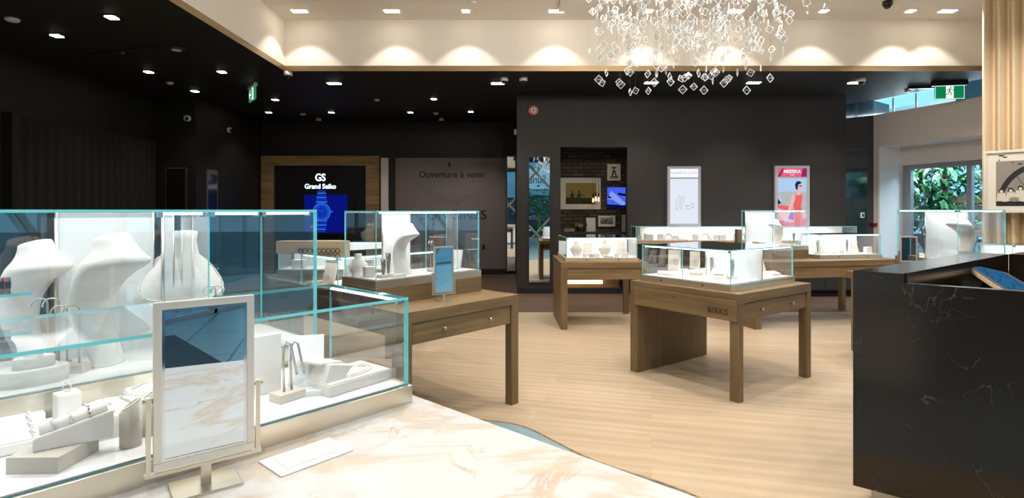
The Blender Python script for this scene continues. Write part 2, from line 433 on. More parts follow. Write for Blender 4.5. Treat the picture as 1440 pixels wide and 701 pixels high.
# floors
bm = BM(); prism(bm, [(-6.9, -4.1), (12.2, -4.1), (wallx(8.2) + .4, 8.2), (-6.9, 8.2)], -.1, 0)
struct('floor', bm, 'floor_oak', 'pale oak plank floor of the showroom')
bm = BM(); prism(bm, [(-6.9, 8.2), (wallx(8.2) + .4, 8.2), (7.4, 11.3), (.6, 13.4), (-6.9, 13.4)], -.1, .001)
struct('floor_back', bm, 'floor_walnut', 'dark walnut plank floor along the back wall')
# blue-grey tiled zone with a curved edge
curve = [(-3.2, 3.2), (-1.6, 3.95), (-.75, 4.08), (-.187, 3.971), (.074, 3.861), (.276, 3.612), (.437, 3.393), (.60, 3.235), (.831, 3.051), (1.0, 2.86), (1.35, 2.3), (1.9, 1.6), (2.6, .9), (4.2, .2), (12, -1.0)]
def smooth(pts, n=6):
    out = []
    for i in range(len(pts) - 1):
        p0 = Vector(pts[max(i - 1, 0)]); p1 = Vector(pts[i]); p2 = Vector(pts[i + 1]); p3 = Vector(pts[min(i + 2, len(pts) - 1)])
        for k in range(n):
            t = k / n
            out.append(.5 * ((2 * p1) + (p2 - p0) * t + (2 * p0 - 5 * p1 + 4 * p2 - p3) * t * t + (3 * p1 - p0 - 3 * p2 + p3) * t ** 3))
    out.append(Vector(pts[-1])); return out
sc = smooth(curve)
bm = BM(); prism(bm, [(-6.6, -4.05), (12, -4.05)] + [(p.x, p.y) for p in reversed(sc)] + [(-6.6, 3.0)], 0, .003)
struct('floor_tiles', bm, 'tile_blue_grey', 'blue-grey tiled floor inside the curved edge')
bm = BM(); tube(bm, [(p.x, p.y, .002) for p in sc], .008, 6)
struct('trim_1', bm, 'frame_ash', 'thin bronze strip along the curved floor edge')

mt = thing('entrance_mat', 'dark ribbed entrance mat on the blue-grey tiles, seen in the standing mirror', 'mat', (2.70, -1.8, .0035), math.atan2(-.87, .5))
bm = BM(); box(bm, 0, 1.7, -1.0, 0, 0, .008); mk('mat', bm, 'ribbed_mat', mt)
# ceiling: dark slabs around the raised coffer
cx0, cx1, cy0, cy1 = -3.39, 7.0, -1.2, 8.31
bm = BM()
prism(bm, [(-6.9, cy1), (wallx(cy1), cy1), (6.83, 10.55), (6.83, 10.7), (.3, 13.3), (-6.9, 13.3)], CZ, CZ + .07)
prism(bm, [(-6.9, cy0), (cx0, cy0), (cx0, cy1), (-6.9, cy1)], CZ, CZ + .07)
prism(bm, [(cx1, cy0), (wallx(cy0), cy0), (wallx(cy1), cy1), (cx1, cy1)], CZ, CZ + .07)
prism(bm, [(-6.9, -4.1), (wallx(-4.1), -4.1), (wallx(cy0), cy0), (-6.9, cy0)], CZ, CZ + .07)
struct('ceiling', bm, 'ceiling_black', 'matt black lower ceiling')
bm = BM()
box(bm, cx0 - .1, cx1 + .1, cy0 - .1, cy1 + .1, CT, CT + .1)
box(bm, cx0 - .1, cx0, cy0, cy1, CZ + .0701, CT); box(bm, cx1, cx1 + .1, cy0, cy1, CZ + .0701, CT)
box(bm, cx0 - .1, cx1 + .1, cy1, cy1 + .1, CZ + .0701, CT); box(bm, cx0 - .1, cx1 + .1, cy0 - .1, cy0, CZ + .0701, CT)
struct('ceiling_coffer', bm, 'ceiling_white', 'raised white coffered ceiling')
bm = BM()
t = .012
box(bm, cx0, cx1, cy1 - t, cy1 - .001, CZ - .004, CZ + .075); box(bm, cx0 + .001, cx0 + t, cy0, cy1 - t, CZ - .004, CZ + .075); box(bm, cx1 - t, cx1 - .001, cy0, cy1 - t, CZ - .004, CZ + .075); box(bm, cx0, cx1, cy0 + .001, cy0 + t, CZ - .004, CZ + .075)
struct('trim_2', bm, 'bronze_trim', 'bronze trim around the lower edge of the raised ceiling')

# walls
ny0, ny1, nx0, nx1, nz = BW, 10.95, .871, 2.076, 2.64
bm = BM()
box(bm, .09, nx0, BW, BW + .15, 0, CZ); box(bm, nx1, 6.02, BW, BW + .15, 0, CZ); box(bm, nx0, nx1, BW, BW + .15, nz, CZ)
struct('wall_back', bm, 'dark_wall', 'charcoal back wall')
bm = BM()
box(bm, nx0 - .12, nx0, BW + .15, 11.0, 0, nz + .1); box(bm, 2.5, 2.62, BW + .15, 11.0, 0, nz + .1); box(bm, nx0 - .12, 2.62, BW + .15, 11.0, nz, nz + .1)
struct('wall_niche', bm, 'black_wall', 'dark sides of the brick niche')
bm = BM(); box(bm, 0, 2.5 - nx0, 0, .1, 0, nz)
struct('wall_niche_back', bm, 'brick_dark', 'dark brick wall at the back of the niche', loc=(nx0, ny1, 0))
bm = BM(); box(bm, .09, .24, BW + .15, 13.1, 0, CZ)
struct('wall_alcove_right', bm, 'black_wall', 'short black return wall beside the alcove')
bm = BM(); box(bm, -5.86, .24, 13.1, 13.25, 0, CZ)
struct('wall_alcove_back', bm, 'black_wall', 'black wall at the back of the alcove')
bm = BM(); box(bm, -6.8, -5.86, 10.34, 13.25, 0, CZ)
struct('wall_alcove_left', bm, 'black_wall', 'black block of wall left of the alcove')
bm = BM(); box(bm, -6.8, -6.66, -4.1, 10.34, 0, CZ)
struct('wall_left', bm, 'black_wall', 'black left wall of the shop')
bm = BM(); prism(bm, [(6.02, BW), (6.836, 10.55), (7.4, 10.95), (6.02, 10.6)], 0, CZ)
struct('wall_corner', bm, 'blue_black_gloss', 'glossy blue-black angled wall beside the window wall')
bm = BM(); box(bm, .10, 6.02, BW - .012, BW, 0, .10)
for q in (nx0, ):
    pass
struct('baseboard_back', bm, 'black_wall', 'low black baseboard of the back wall')

# window wall (local x runs along the wall toward the street, local y points outside)
D = .73
bm = BM()
box(bm, -.02, .103, 0, D, 0, 3.30); box(bm, .103, 2.5, 0, D, 2.70, 3.30); box(bm, 2.5, 4.6, 0, D, 0, 3.30)
box(bm, .103, 2.5, .55, D, 2.35, 2.70)
struct('wall_right', bm, 'wall_grey', 'grey window wall on the right', loc=(W0.x, W0.y, 0), rotz=WA)
bm = BM(); box(bm, .104, .112, .02, D, 0, 2.699); box(bm, .112, 2.5, .02, .55, 2.692, 2.699)
struct('trim_3', bm, 'window_white', 'pale painted window reveal', loc=(W0.x, W0.y, 0), rotz=WA)
wn = thing('window_1', 'deep window with a grey frame looking onto leafy plants', 'window', (W0.x, W0.y, 0), WA); wn['kind'] = 'structure'
bm = BM()
box(bm, .112, .26, .62, .70, 0, 2.35); box(bm, .26, 2.5, .62, .70, 2.27, 2.35); box(bm, 1.22, 1.30, .62, .70, 0, 2.27)
mk('window_frame', bm, 'window_frame_grey', wn)
bm = BM(); box(bm, .26, 2.5, .655, .665, 0, 2.27); mk('pane', bm, 'window_glass', wn)
cs = thing('window_2', 'strip of clerestory glass under the black ceiling', 'window', (W0.x, W0.y, 0), WA); cs['kind'] = 'structure'
bm = BM(); box(bm, 0, 4.6, .10, .11, 3.30, CZ); mk('pane', bm, 'window_glass', cs)
bm = BM(); box(bm, .30, .33, .09, .12, 3.30, CZ); box(bm, .72, .75, .09, .12, 3.30, CZ); mk('mullion', bm, 'window_white', cs)
# what lies beyond the clerestory
bm = BM(); box(bm, -1.5, 6, 1.6, 2.0, 3.55, 3.66); box(bm, 1.2, 6, 1.3, 1.6, 3.42, 3.455)
o = mk('canopy_beam', bm, 'window_white', None, (W0.x, W0.y, 0), WA); tag(o, 'white outdoor beam seen through the clerestory glass', 'beam', kind='structure')
bm = BM(); box(bm, .55, 1.15, 1.4, 2.2, 3.0, 5.0)
o = mk('wall_outside', bm, 'facade_dark', None, (W0.x, W0.y, 0), WA); tag(o, 'dark blue building seen through the clerestory glass', 'building', kind='structure')

# storefront: street side behind the viewer and the near part of the right wall
sf = thing('window_3', 'full-height shopfront glazing with crossed steel braces', 'window', (0, -4.0, 0)); sf['kind'] = 'structure'
bm = BM(); box(bm, -6.66, 11.75, -.005, .005, .05, CZ); mk('pane', bm, 'window_glass', sf)
bm = BM()
for x in (-6.6, -4.6, -2.6, -.6, 2.9, 4.9, 6.9, 8.9, 11.6): box(bm, x - .03, x + .03, -.05, .05, 0, CZ)
box(bm, -6.66, 11.75, -.05, .05, 0, .06)
mk('window_frame', bm, 'window_frame_grey', sf)
bm = BM()
for x in (-5.0, -1.6, .75, 4.0, 7.4):
    tube(bm, [(x, .25, .2), (x + 2.9, .25, 3.4)], .05, 8); tube(bm, [(x + 2.9, .33, .2), (x, .33, 3.4)], .05, 8)
mk('brace', bm, 'curtain_beige', sf)
sr = thing('window_4', 'tall side shopfront glazing toward the street', 'window', (W0.x, W0.y, 0), WA); sr['kind'] = 'structure'
bm = BM(); box(bm, 4.6, 15.3, .10, .11, .05, CZ); mk('pane', bm, 'window_glass', sr)
bm = BM()
for x in (4.62, 6.8, 9.0, 11.2, 13.4): box(bm, x - .03, x + .03, .06, .15, 0, CZ)
for x in (6.2, 9.4):
    tube(bm, [(x, -.15, .2), (x + 2.6, -.15, 3.4)], .05, 8); tube(bm, [(x + 2.6, -.2, .2), (x, -.2, 3.4)], .05, 8)
mk('window_frame', bm, 'window_frame_grey', sr)

# street and the shop opposite
bm = BM(); box(bm, -30, 40, -40, 30, -.3, -.11)
struct('ground', bm, 'street_paving', 'grey paving outside')
fc = thing('shop_building', 'pale building across the street with a white shop sign', 'building', (0, -13.0, 0))
bm = BM(); box(bm, -14, 16, -3, 0, 2.4, 7.5); mk('facade', bm, 'facade_pale', fc)
bm = BM(); box(bm, -14, 16, -2.8, -.2, -.1, 2.4); mk('shop_window', bm, 'facade_dark', fc)
bm = BM(); box(bm, .2, 2.75, 0.01, .12, 2.75, 3.95); sg = mk('sign_board', bm, 'white_plastic', fc)
lettering('sign_lettering', 'SunL', .68, 'facade_dark', sg, (2.02, .125, 3.3), (R(90), 0, R(180)), .004, sx=.80, align='LEFT')
st = thing('street_tree', 'green street tree in front of the shop opposite', 'tree', (1.35, -8.0, -.11))
bm = BM(); tube(bm, [(0, 0, 0), (.03, 0, 1.0), (0, 0, 1.9)], .07, 8); mk('trunk', bm, 'trunk_green', st)
rr = random.Random(3); bm = BM()
for i in range(420):
    d = Vector((rr.gauss(0, .6), rr.gauss(0, .5), 1.9 + rr.gauss(0, .32))); a = rr.uniform(0, 6.3); s = rr.uniform(.07, .14)
    ux = Vector((math.cos(a), math.sin(a), rr.uniform(-.5, .5))) * s; uy = Vector((-math.sin(a), math.cos(a), rr.uniform(-.6, .6))) * s * .6
    bm.faces.new([bm.verts.new(d + q) for q in (-ux, uy, ux, -uy)])
mk('crown', bm, 'leaf_green', st, recalc=False)

# plants outside the deep window
def leafy(name, label, s, d, z0, z1, n, seed, mat, size):
    p = WF.p(s, d); t_ = thing(name, label, 'shrub', (p.x, p.y, -.11), WA)
    rr = random.Random(seed)
    bm = BM()
    for k in range(5):
        a = rr.uniform(0, 6.3); tube(bm, [(0, 0, 0), (.1 * math.cos(a), .1 * math.sin(a), z0 * .7), (.35 * math.cos(a), .3 * math.sin(a), z1 * .9)], .018, 6)
    mk('stem', bm, 'bark', t_)
    bm = BM()
    for i in range(n):
        c = Vector((rr.gauss(0, .42), max(-.38, min(.7, rr.gauss(0, .30))), rr.uniform(z0, z1))); a = rr.uniform(0, 6.3); tl = rr.uniform(-.7, .2)
        L_ = size * rr.uniform(.7, 1.25); Wd = L_ * .32
        f = Vector((math.cos(a) * math.cos(tl), math.sin(a) * math.cos(tl), math.sin(tl))); sd = Vector((-math.sin(a), math.cos(a), rr.uniform(-.4, .4))).normalized(); up = f.cross(sd)
        mid = [c, c + f * L_ * .35 - up * .0, c + f * L_ * .7 - Vector((0, 0, .03)), c + f * L_ - Vector((0, 0, .09))]
        wd = [.01, Wd, Wd * .8, .005]; L1 = [bm.verts.new(m - sd * w_ * .5 + up * w_ * .12) for m, w_ in zip(mid, wd)]; M1 = [bm.verts.new(m) for m in mid]; R1 = [bm.verts.new(m + sd * w_ * .5 + up * w_ * .12) for m, w_ in zip(mid, wd)]
        for k in range(3):
            for A, B in ((L1, M1), (M1, R1)):
                q = bm.faces.new((A[k], B[k], B[k + 1], A[k + 1])); q.smooth = True
    mk('foliage', bm, mat, t_, recalc=False)
leafy('garden_shrub', 'broad-leaved green shrub outside the deep window, nearest the glass', -.05, 1.60, 1.35, 2.75, 300, 4, 'leaf_green', .30)
leafy('garden_shrub', 'darker leafy shrub outside the window, behind the broad-leaved one', -.6, 2.35, .9, 2.9, 420, 9, 'leaf_dark', .30)
leafy('garden_shrub', 'leafy shrub outside the window beside the slatted screen', .75, 2.3, 1.2, 2.8, 360, 12, 'leaf_dark', .30)
bm = BM()
for k in range(5): box(bm, .1, 1.5, 1.75 + .02 * k, 2.05, 1.0 + .16 * k, 1.13 + .16 * k)
box(bm, .15, .23, 1.8, 2.05, -.11, 1.0); box(bm, 1.3, 1.38, 1.8, 2.05, -.11, 1.0)
o = mk('slatted_screen', bm, 'pale_oak', None, (W0.x, W0.y, 0), WA); tag(o, 'pale slatted wooden screen outside the window among the plants', 'screen')

arealight(None, WF.p(.6, 1.7, 3.2), 320, 3.0, 1.2, (.80, .92, 1.0), rot=(R(-28), 0, WA))  # added fill lamp, out of view, for the plants and window reveal
# curtains
def curtain(name, label, pts, z0, z1, pitch, depth, mat):
    a, b = Vector(pts[0]), Vector(pts[1]); L_ = (b - a).length; d = (b - a) / L_; nrm = Vector((d.y, -d.x))
    n = int(L_ / pitch * 10); rows = 4; bm = BM(); V = []
    for j in range(rows + 1):
        z = z0 + (z1 - z0) * j / rows; r_ = []
        for i in range(n + 1):
            s = L_ * i / n; ph = 2 * math.pi * s / pitch
            off = depth * (math.sin(ph) + .25 * math.sin(2 * ph + .6)) + .006 * math.sin(ph * .37 + j * .8)
            q = a + d * s + nrm * off; r_.append(bm.verts.new((q.x, q.y, z)))
        V.append(r_)
    for j in range(rows):
        for i in range(n):
            f = bm.faces.new((V[j][i], V[j][i + 1], V[j + 1][i + 1], V[j + 1][i])); f.smooth = True
    o = mk(name, bm, mat, None, recalc=False); tag(o, label, 'curtain'); return o
curtain('black_curtain', 'long black pleated curtain hanging on the left wall', [(-6.60, 7.42), (-6.60, 10.32)], .01, 2.765, .17, .03, 'curtain_black')
bm = BM(); box(bm, -6.659, -6.52, 7.28, 7.40, 0, 2.78); box(bm, -6.659, -6.60, 7.40, 10.33, 2.766, 2.80)
struct('trim_4', bm, 'black_wall', 'black post and rail of the curtain')
curtain('beige_curtain', 'tall beige pleated curtain at the right edge, full ceiling height', [(5.885, 6.985), (7.3, 5.57)], .01, CT - .01, .135, .062, 'curtain_beige')

# dark frames on the left block of wall
bm = BM(); box(bm, -6.42, -6.02, -.012, 0, .3, 2.29); box(bm, -6.40, -6.04, -.014, -.012, .32, 2.27, 1)
o = mk('wall_mirror', bm, ['satin_steel', 'black_plastic'], None, (0, 10.34, 0)); tag(o, 'tall dark panel in a thin metal frame beside the black curtain', 'mirror')
bm = BM(); box(bm, 0, .02, 10.70, 11.08, .3, 2.29); box(bm, .02, .022, 10.73, 11.05, .33, 2.2, 1)
o = mk('wall_mirror', bm, ['bronze_trim', 'blue_black_gloss'], None, (-5.86, 0, 0)); tag(o, 'narrow dark blue panel in a bronze frame on the alcove side wall', 'mirror')
# mirror strips on the back wall
m_ = thing('wall_mirror', 'tall narrow wall mirror reflecting the street, left of the brick niche', 'mirror', (0, BW, 0))
x0, x1 = 24 / F * BW, 53 / F * BW
bm = BM(); box(bm, x0, x1, -.012, -.002, .20, 2.46); mk('mirror_glass', bm, 'mirror_glass', m_)
bm = BM(); e = .012
box(bm, x0 - e, x0, -.018, 0, .20 - e, 2.46 + e); box(bm, x1, x1 + e, -.018, 0, .20 - e, 2.46 + e); box(bm, x0, x1, -.018, 0, .20 - e, .20); box(bm, x0, x1, -.018, 0, 2.46, 2.46 + e)
mk('frame', bm, 'frame_black', m_)
m_ = thing('wall_mirror', 'slim mirror strip between the grey hoarding and the charcoal wall', 'mirror', (0, 13.1, 0))
x0, x1 = -6.5 / F * 13.1, 4.5 / F * 13.1
bm = BM(); box(bm, x0, x1, -.02, -.002, .08, 2.75); mk('mirror_glass', bm, 'mirror_glass', m_)
bm = BM(); box(bm, x0 - .012, x0, -.025, 0, .06, 2.77); box(bm, x0, x1, -.025, 0, 2.75, 2.77); mk('frame', bm, 'satin_steel', m_)

# hoarding and display wall in the alcove
h = thing('hoarding_panel', 'large mauve-grey hoarding announcing an opening to come', 'panel', (0, 13.08, 0))
bm = BM(); box(bm, -2.73, -.14, -.04, 0, .13, 2.725); mk('panel', bm, 'panel_grey', h)
bm = BM(); box(bm, -2.73, -.14, -.035, 0, 0, .129); mk('plinth', bm, 'black_wall', h)
lettering('opening_lettering', 'Ouverture \u00e0 venir', .205, 'ink_black', h, (-1.41, -.043, 2.33), extrude=.002, offset=.003, sx=1.02)
lettering('name_lettering', 'LONGINES', .30, 'ink_black', h, (-1.37, -.043, 1.385), extrude=.002, offset=.003, sx=1.08)
bm = BM()
cxx = -1.35
for s_ in (-1, 1):
    for k in range(5):
        stroke(bm, [(cxx + s_ * .05, 1.63 + .035 * k), (cxx + s_ * (.30 + .09 * k), 1.75 + .055 * k), (cxx + s_ * (.62 - .02 * k), 1.60 + .05 * k)], .007, 0)
stroke(bm, [(cxx - .09, 1.93), (cxx + .09, 1.93), (cxx - .09, 1.62), (cxx + .09, 1.62), (cxx - .09, 1.93)], .008, 0)
mk('winged_emblem', bm, 'ink_faint', h, (0, -.0415, 0), recalc=False)
bm = BM(); box(bm, -1.49, -1.43, -.05, -.04, 2.52, 2.62); mk('handle', bm, 'black_plastic', h)
bm = BM(); box(bm, -.70, -.63, -.05, -.04, .58, .70); mk('handle', bm, 'black_plastic', h)
bm = BM(); box(bm, -3.05, -2.86, 12.98, 13.099, 0, 2.72); box(bm, -2.86, -2.735, 12.95, 13.099, 0, 2.76, 1)
struct('trim_5', bm, ['wall_grey', 'black_wall'], 'grey and black jamb beside the hoarding')

g = thing('display_wall', 'wood-framed black display wall with a glowing sign and screen', 'display', (0, 13.08, 0))
bm = BM()
box(bm, -5.84, -5.55, -.10, 0, 0, 2.77); box(bm, -3.40, -3.09, -.10, 0, 0, 2.77); box(bm, -5.55, -3.40, -.10, 0, 2.54, 2.77); mk('wood_surround', bm, 'frame_ash', g)
bm = BM(); box(bm, -5.55, -3.40, -.03, 0, 0, 2.54); mk('back_panel', bm, 'black_plastic', g)
lettering('emblem_lettering', 'GS', .24, 'sign_glow', g, (-4.48, -.034, 2.26), extrude=.003, offset=.004, sx=.85)
lettering('sign_lettering', 'Grand Seiko', .155, 'sign_glow', g, (-4.48, -.034, 2.055), extrude=.003, offset=.003, sx=.94)
tv = thing('television', 'wall screen showing a blue watch inside the wood-framed display', 'television', (-4.43, 13.04, 0))
bm = BM(); box(bm, -.75, .75, -.05, 0, .93, 1.89); mk('screen_housing', bm, 'black_plastic', tv)
bm = BM(); Y_ = -.0515
flat(bm, [(-.72, .98), (.72, .98), (.72, 1.86), (-.72, 1.86)], Y_, 3); flat(bm, [(-.40, .98), (.60, .98), (.60, 1.86), (-.40, 1.86)], Y_ - .0005, 0)
wz = 1.46
for k in range(6):
    zz = wz + .22 + .05 * k; ww = .13 - .008 * k
    for s_ in (1, -1):
        z1_ = wz + s_ * (zz - wz); flat(bm, [(-ww, z1_), (ww, z1_), (ww, z1_ + .035), (-ww, z1_ + .035)], Y_ - .001, 2 if k % 2 else 1)
disc(bm, 0, wz, .21, .22, Y_ - .0015, 1); disc(bm, 0, wz, .18, .19, Y_ - .002, 2); disc(bm, 0, wz, .165, .175, Y_ - .0025, 1); disc(bm, 0, wz, .15, .16, Y_ - .003, 2)
for k in range(12):
    a = k * math.pi / 6; stroke(bm, [(math.sin(a) * .11, wz + math.cos(a) * .12), (math.sin(a) * .14, wz + math.cos(a) * .15)], .012, Y_ - .0035, 1)
stroke(bm, [(0, wz), (.06, wz + .05)], .012, Y_ - .004, 1); stroke(bm, [(0, wz), (-.09, wz + .07)], .009, Y_ - .004, 1); stroke(bm, [(.22, wz), (.25, wz + .02)], .05, Y_ - .0035, 1)
mk('screen_picture', bm, ['screen_blue', 'screen_blue_light', 'screen_blue_mid', 'black_plastic'], tv, recalc=False)
# ------------------------------------------------------------------ ceiling fixtures
def downlight(label, x, y, z, group, power, angle=95, heads=1, blend=.7, hsz=.055):
    t = thing('ceiling_light', label, 'downlight', (x, y, z), 0, group)
    w_ = hsz * heads + .02
    bm = BM(); box(bm, -w_ - .012, w_ + .012, -hsz - .026, hsz + .026, -.006, 0); mk('trim_plate', bm, 'white_plastic' if z > 4 else 'black_plastic', t)
    for k in range(heads):
        cx = (k - (heads - 1) / 2) * hsz * 2
        bm = BM(); box(bm, cx - hsz * .86, cx + hsz * .86, -hsz * .9, hsz * .9, -.011, -.006); mk('lens', bm, 'lamp_warm', t)
    spot(t, (0, 0, -.03), power, angle, blend)
    return t

G1 = 'recessed downlights in the black ceiling'
dark_lights = [
    ((80, 50), 1, 'black-ceiling downlight near the far left edge, above the curtain'),
    ((157, 24), 1, 'black-ceiling downlight closest to the viewer, near the white disc speaker'),
    ((209, 101), 1, 'black-ceiling downlight above the far end of the black curtain'),
    ((312, 101), 1, 'black-ceiling downlight up and left of the green arrow sign'),
    ((274, 128), 1, 'black-ceiling downlight left of and level with the green arrow sign'),
    ((387, 140), 1, 'black-ceiling downlight just right of the green arrow sign'),
    ((378, 158), 1, 'small black-ceiling downlight just below the green arrow sign'),
    ((470, 117), 2, 'twin downlight in the black ceiling under the white coffer, left of centre'),
    ((466, 158), 1, 'small black-ceiling downlight above the glowing blue watch screen'),
    ((577, 158), 1, 'small black-ceiling downlight above the left side of the grey hoarding'),
    ((610, 139), 1, 'black-ceiling downlight above the middle of the grey hoarding'),
    ((662, 157), 1, 'small black-ceiling downlight above the right side of the grey hoarding'),
    ((700, 117), 2, 'twin downlight in the black ceiling beside the two white dome cameras'),
    ((916, 116), 2, 'twin downlight in the black ceiling behind the left half of the chandelier'),
    ((1060, 116), 2, 'twin downlight in the black ceiling behind the right half of the chandelier'),
    ((1203, 116), 2, 'twin downlight in the black ceiling beside the camera at the window wall'),
]
for (px, py), hd, lab in dark_lights:
    p = at(px, py, CZ); downlight(lab, p.x, p.y, CZ, G1, 40 if p.x < -1 else 95, 110, hd)

G2 = 'recessed downlights in the raised white ceiling'
for (px, hd, lab) in [
    (421, 2, 'white-ceiling downlight in the far left corner of the coffer'),
    (551, 2, 'twin white-ceiling downlight above the first light scallop from the left'),
    (655, 1, 'single white-ceiling downlight above the second light scallop'),
    (783, 2, 'twin white-ceiling downlight beside the square air vent'),
    (913, 1, 'single white-ceiling downlight behind the left half of the crystal chandelier'),
    (1035, 2, 'twin white-ceiling downlight behind the middle of the crystal chandelier'),
    (1159, 1, 'single white-ceiling downlight beyond the right side of the chandelier'),
    (1281, 1, 'single white-ceiling downlight beside the black dome camera'),
    (1333, 2, 'twin white-ceiling downlight nearest the beige curtain')]:
    p = at(px, 15, CT); t = downlight(lab, p.x, 7.93, CT, G2, 34, 96, hd, .25)
# nearer rows of the same ceiling, above the frame: only the lamps matter
for x in (-2.2, -.4, 1.4, 3.2, 5.0):
    for y in (.4, 2.9, 5.4):
        spot(None, (x, y, CT - .03), 135, 120, .6, (1, .955, .89))
for x in (-4.8, -2.2): spot(None, (x, 4.6 if x < -3 else -2.4, CZ - .03), 40, 110, .7)
spot(None, (4.9, 5.2, CT - .03), 190, 80, .7, (1, .955, .89), rot=(R(34), 0, R(-42)))  # extra unseen spot, added to brighten the beige curtain
spot(None, (5.6, 7.4, CT - .03), 300, 120, .6, (1, .955, .89))  # extra unseen spot, added to brighten the grey window wall
# added point lamps above the frame that brighten the raised ceiling
for x, y in ((.7, 4.2), (1.5, 4.9), (2.2, 4.3)):
    l = bpy.data.lights.new('coffer_fill_lamp', 'POINT'); l.energy = 92; l.color = (1, .92, .82); l.shadow_soft_size = .12
    o = bpy.data.objects.new('coffer_fill_lamp', l); COL.objects.link(o); o.location = (x, y, 3.75)

def detector(name, label, cat, x, y, z, r, h, mat='white_plastic', group=None):
    bm = BM(); lathe(bm, [(r, 0), (r, -h * .45), (r * .82, -h * .85), (r * .5, -h)], n=20)
    o = mk(name, bm, mat, None, (x, y, z)); tag(o, label, cat, group); return o
for (px, py, lab, r, nm, cat) in [
    (17, 26, 'round white disc speaker in the black ceiling, far left corner', .07, 'ceiling_speaker', 'speaker'),
    (239, 116, 'small white round detector on the black ceiling left of the arrow sign', .05, 'smoke_detector', 'detector'),
    (530, 140, 'small white round detector on the black ceiling in front of the hoarding', .05, 'smoke_detector', 'detector'),
    (426, 160, 'small white round detector on the black ceiling before the watch screen', .06, 'smoke_detector', 'detector'),
    (613, 159, 'small white round detector on the black ceiling above the hoarding lettering', .06, 'smoke_detector', 'detector'),
    (1277, 127, 'small white round detector on the black ceiling left of the running-man sign', .05, 'smoke_detector', 'detector')]:
    p = at(px, py, CZ); detector(nm, lab, cat, p.x, p.y, CZ, r, .035)
p = at(248, 69, CZ)
t = thing('ceiling_speaker', 'black-ringed ceiling speaker with a pale centre in the black ceiling', 'speaker', (p.x, p.y, CZ))
bm = BM(); lathe(bm, [(.11, 0), (.11, -.008), (.09, -.012)], n=24); mk('ring', bm, 'dark_steel', t)
bm = BM(); lathe(bm, [(.06, -.0121), (.055, -.02)], n=24); mk('grille', bm, 'white_plastic', t)
for (px, lab) in ((655, 'small white disc sensor on the white ceiling near the second scallop'), (411, 'small white disc sensor on the white ceiling at its far left corner')):
    p = at(px, 15, CT); detector('sensor', lab, 'sensor', p.x + (.12 if px == 655 else -.1), 7.6 if px == 655 else 6.9, CT, .05, .02)

def dome(label, loc, black=False, s=1.0):
    t = thing('security_camera', label, 'camera', loc)
    bm = BM(); lathe(bm, [(.062 * s, 0), (.062 * s, -.05 * s), (.056 * s, -.06 * s)], n=20); mk('housing', bm, 'black_plastic' if black else 'white_plastic', t)
    bm = BM(); lathe(bm, [(.045 * s, -.0601 * s), (.04 * s, -.085 * s), (.02 * s, -.1 * s)], n=16); mk('dome', bm, 'black_plastic', t)
for px, py, lab in [(405, 101, 'white dome camera hanging under the left corner of the coffer'), (709, 109, 'left one of the two white dome cameras at the charcoal wall'), (736, 109, 'right one of the two white dome cameras at the charcoal wall'), (1211, 110, 'white dome camera beside the window wall corner'), (453, 169, 'white dome camera far back above the watch display'), (622, 168, 'white dome camera far back above the hoarding')]:
    p = at(px, py, CZ); dome(lab, (p.x, min(p.y, 12.6), CZ))
p = at(1248, 2, CT); dome('black dome camera on the raised white ceiling', (p.x, p.y, CT), True)
for px, py, lab in [(265, 167, 'white wall camera on the black block beside the curtain'), (320, 183, 'white wall camera on the alcove side wall')]:
    y = 10.34 if px == 265 else None
    if y:
        q = atY(px, py, y); t = thing('security_camera', lab, 'camera', (q.x, y - .001, q.z)); ax = 'y'; s_ = -1
        bm = BM(); cyl(bm, (0, -.06, 0), .055, .059, 'y'); mk('housing', bm, 'white_plastic', t)
        bm = BM(); ball(bm, (.01, -.065, -.01), .036, 0, 2); mk('dome', bm, 'black_plastic', t)
    else:
        Y_ = 5.86 / ((720 - px) / F); z_ = EYE - (py - PY) / F * Y_
        t = thing('security_camera', lab, 'camera', (-5.859, Y_, z_))
        bm = BM(); cyl(bm, (0, 0, 0), .055, .06, 'x'); mk('housing', bm, 'white_plastic', t)
        bm = BM(); ball(bm, (.065, -.01, -.01), .036, 0, 2); mk('dome', bm, 'black_plastic', t)

# exit signs
def running_man(bm, s, x0, y, mi):
    P = lambda a: [(x0 + q[0] * s, q[1] * s) for q in a]
    disc(bm, x0 + .05 * s, .33 * s, .055 * s, .055 * s, y, mi, 12)
    stroke(bm, P([(.02, .25), (-.03, .06)]), .10 * s, y, mi)
    stroke(bm, P([(-.03, .06), (.10, -.05), (.06, -.24)]), .06 * s, y, mi); stroke(bm, P([(-.03, .06), (-.10, -.12), (-.26, -.14)]), .06 * s, y, mi)
    stroke(bm, P([(.03, .24), (.15, .13), (.25, .18)]), .045 * s, y, mi); stroke(bm, P([(.0, .23), (-.14, .19), (-.18, .06)]), .045 * s, y, mi)
p = at(1335, 114, CZ)
e = thing('exit_sign', 'green running-man exit sign hanging by the window wall', 'sign', (p.x, p.y, CZ), R(-10))
bm = BM(); box(bm, -.25, .25, -.035, .035, -.075, 0); mk('housing', bm, 'black_plastic', e)
bm = BM(); box(bm, -.21, .21, -.012, .012, -.29, -.075); sp = mk('sign_plate', bm, 'exit_green', e)
bm = BM()
flat(bm, [(-.055, -.10), (.055, -.10), (.055, .10), (-.055, .10)], 0, 1); running_man(bm, .23, 0, -.001, 0)
flat(bm, [(-.21, .10), (.21, .10), (.21, .107), (-.21, .107)], 0, 1); flat(bm, [(-.21, -.107), (.21, -.107), (.21, -.10), (-.21, -.10)], 0, 1)
flat(bm, [(.203, -.10), (.21, -.10), (.21, .10), (.203, .10)], 0, 1); flat(bm, [(-.21, -.10), (-.203, -.10), (-.203, .10), (-.21, .10)], 0, 1)
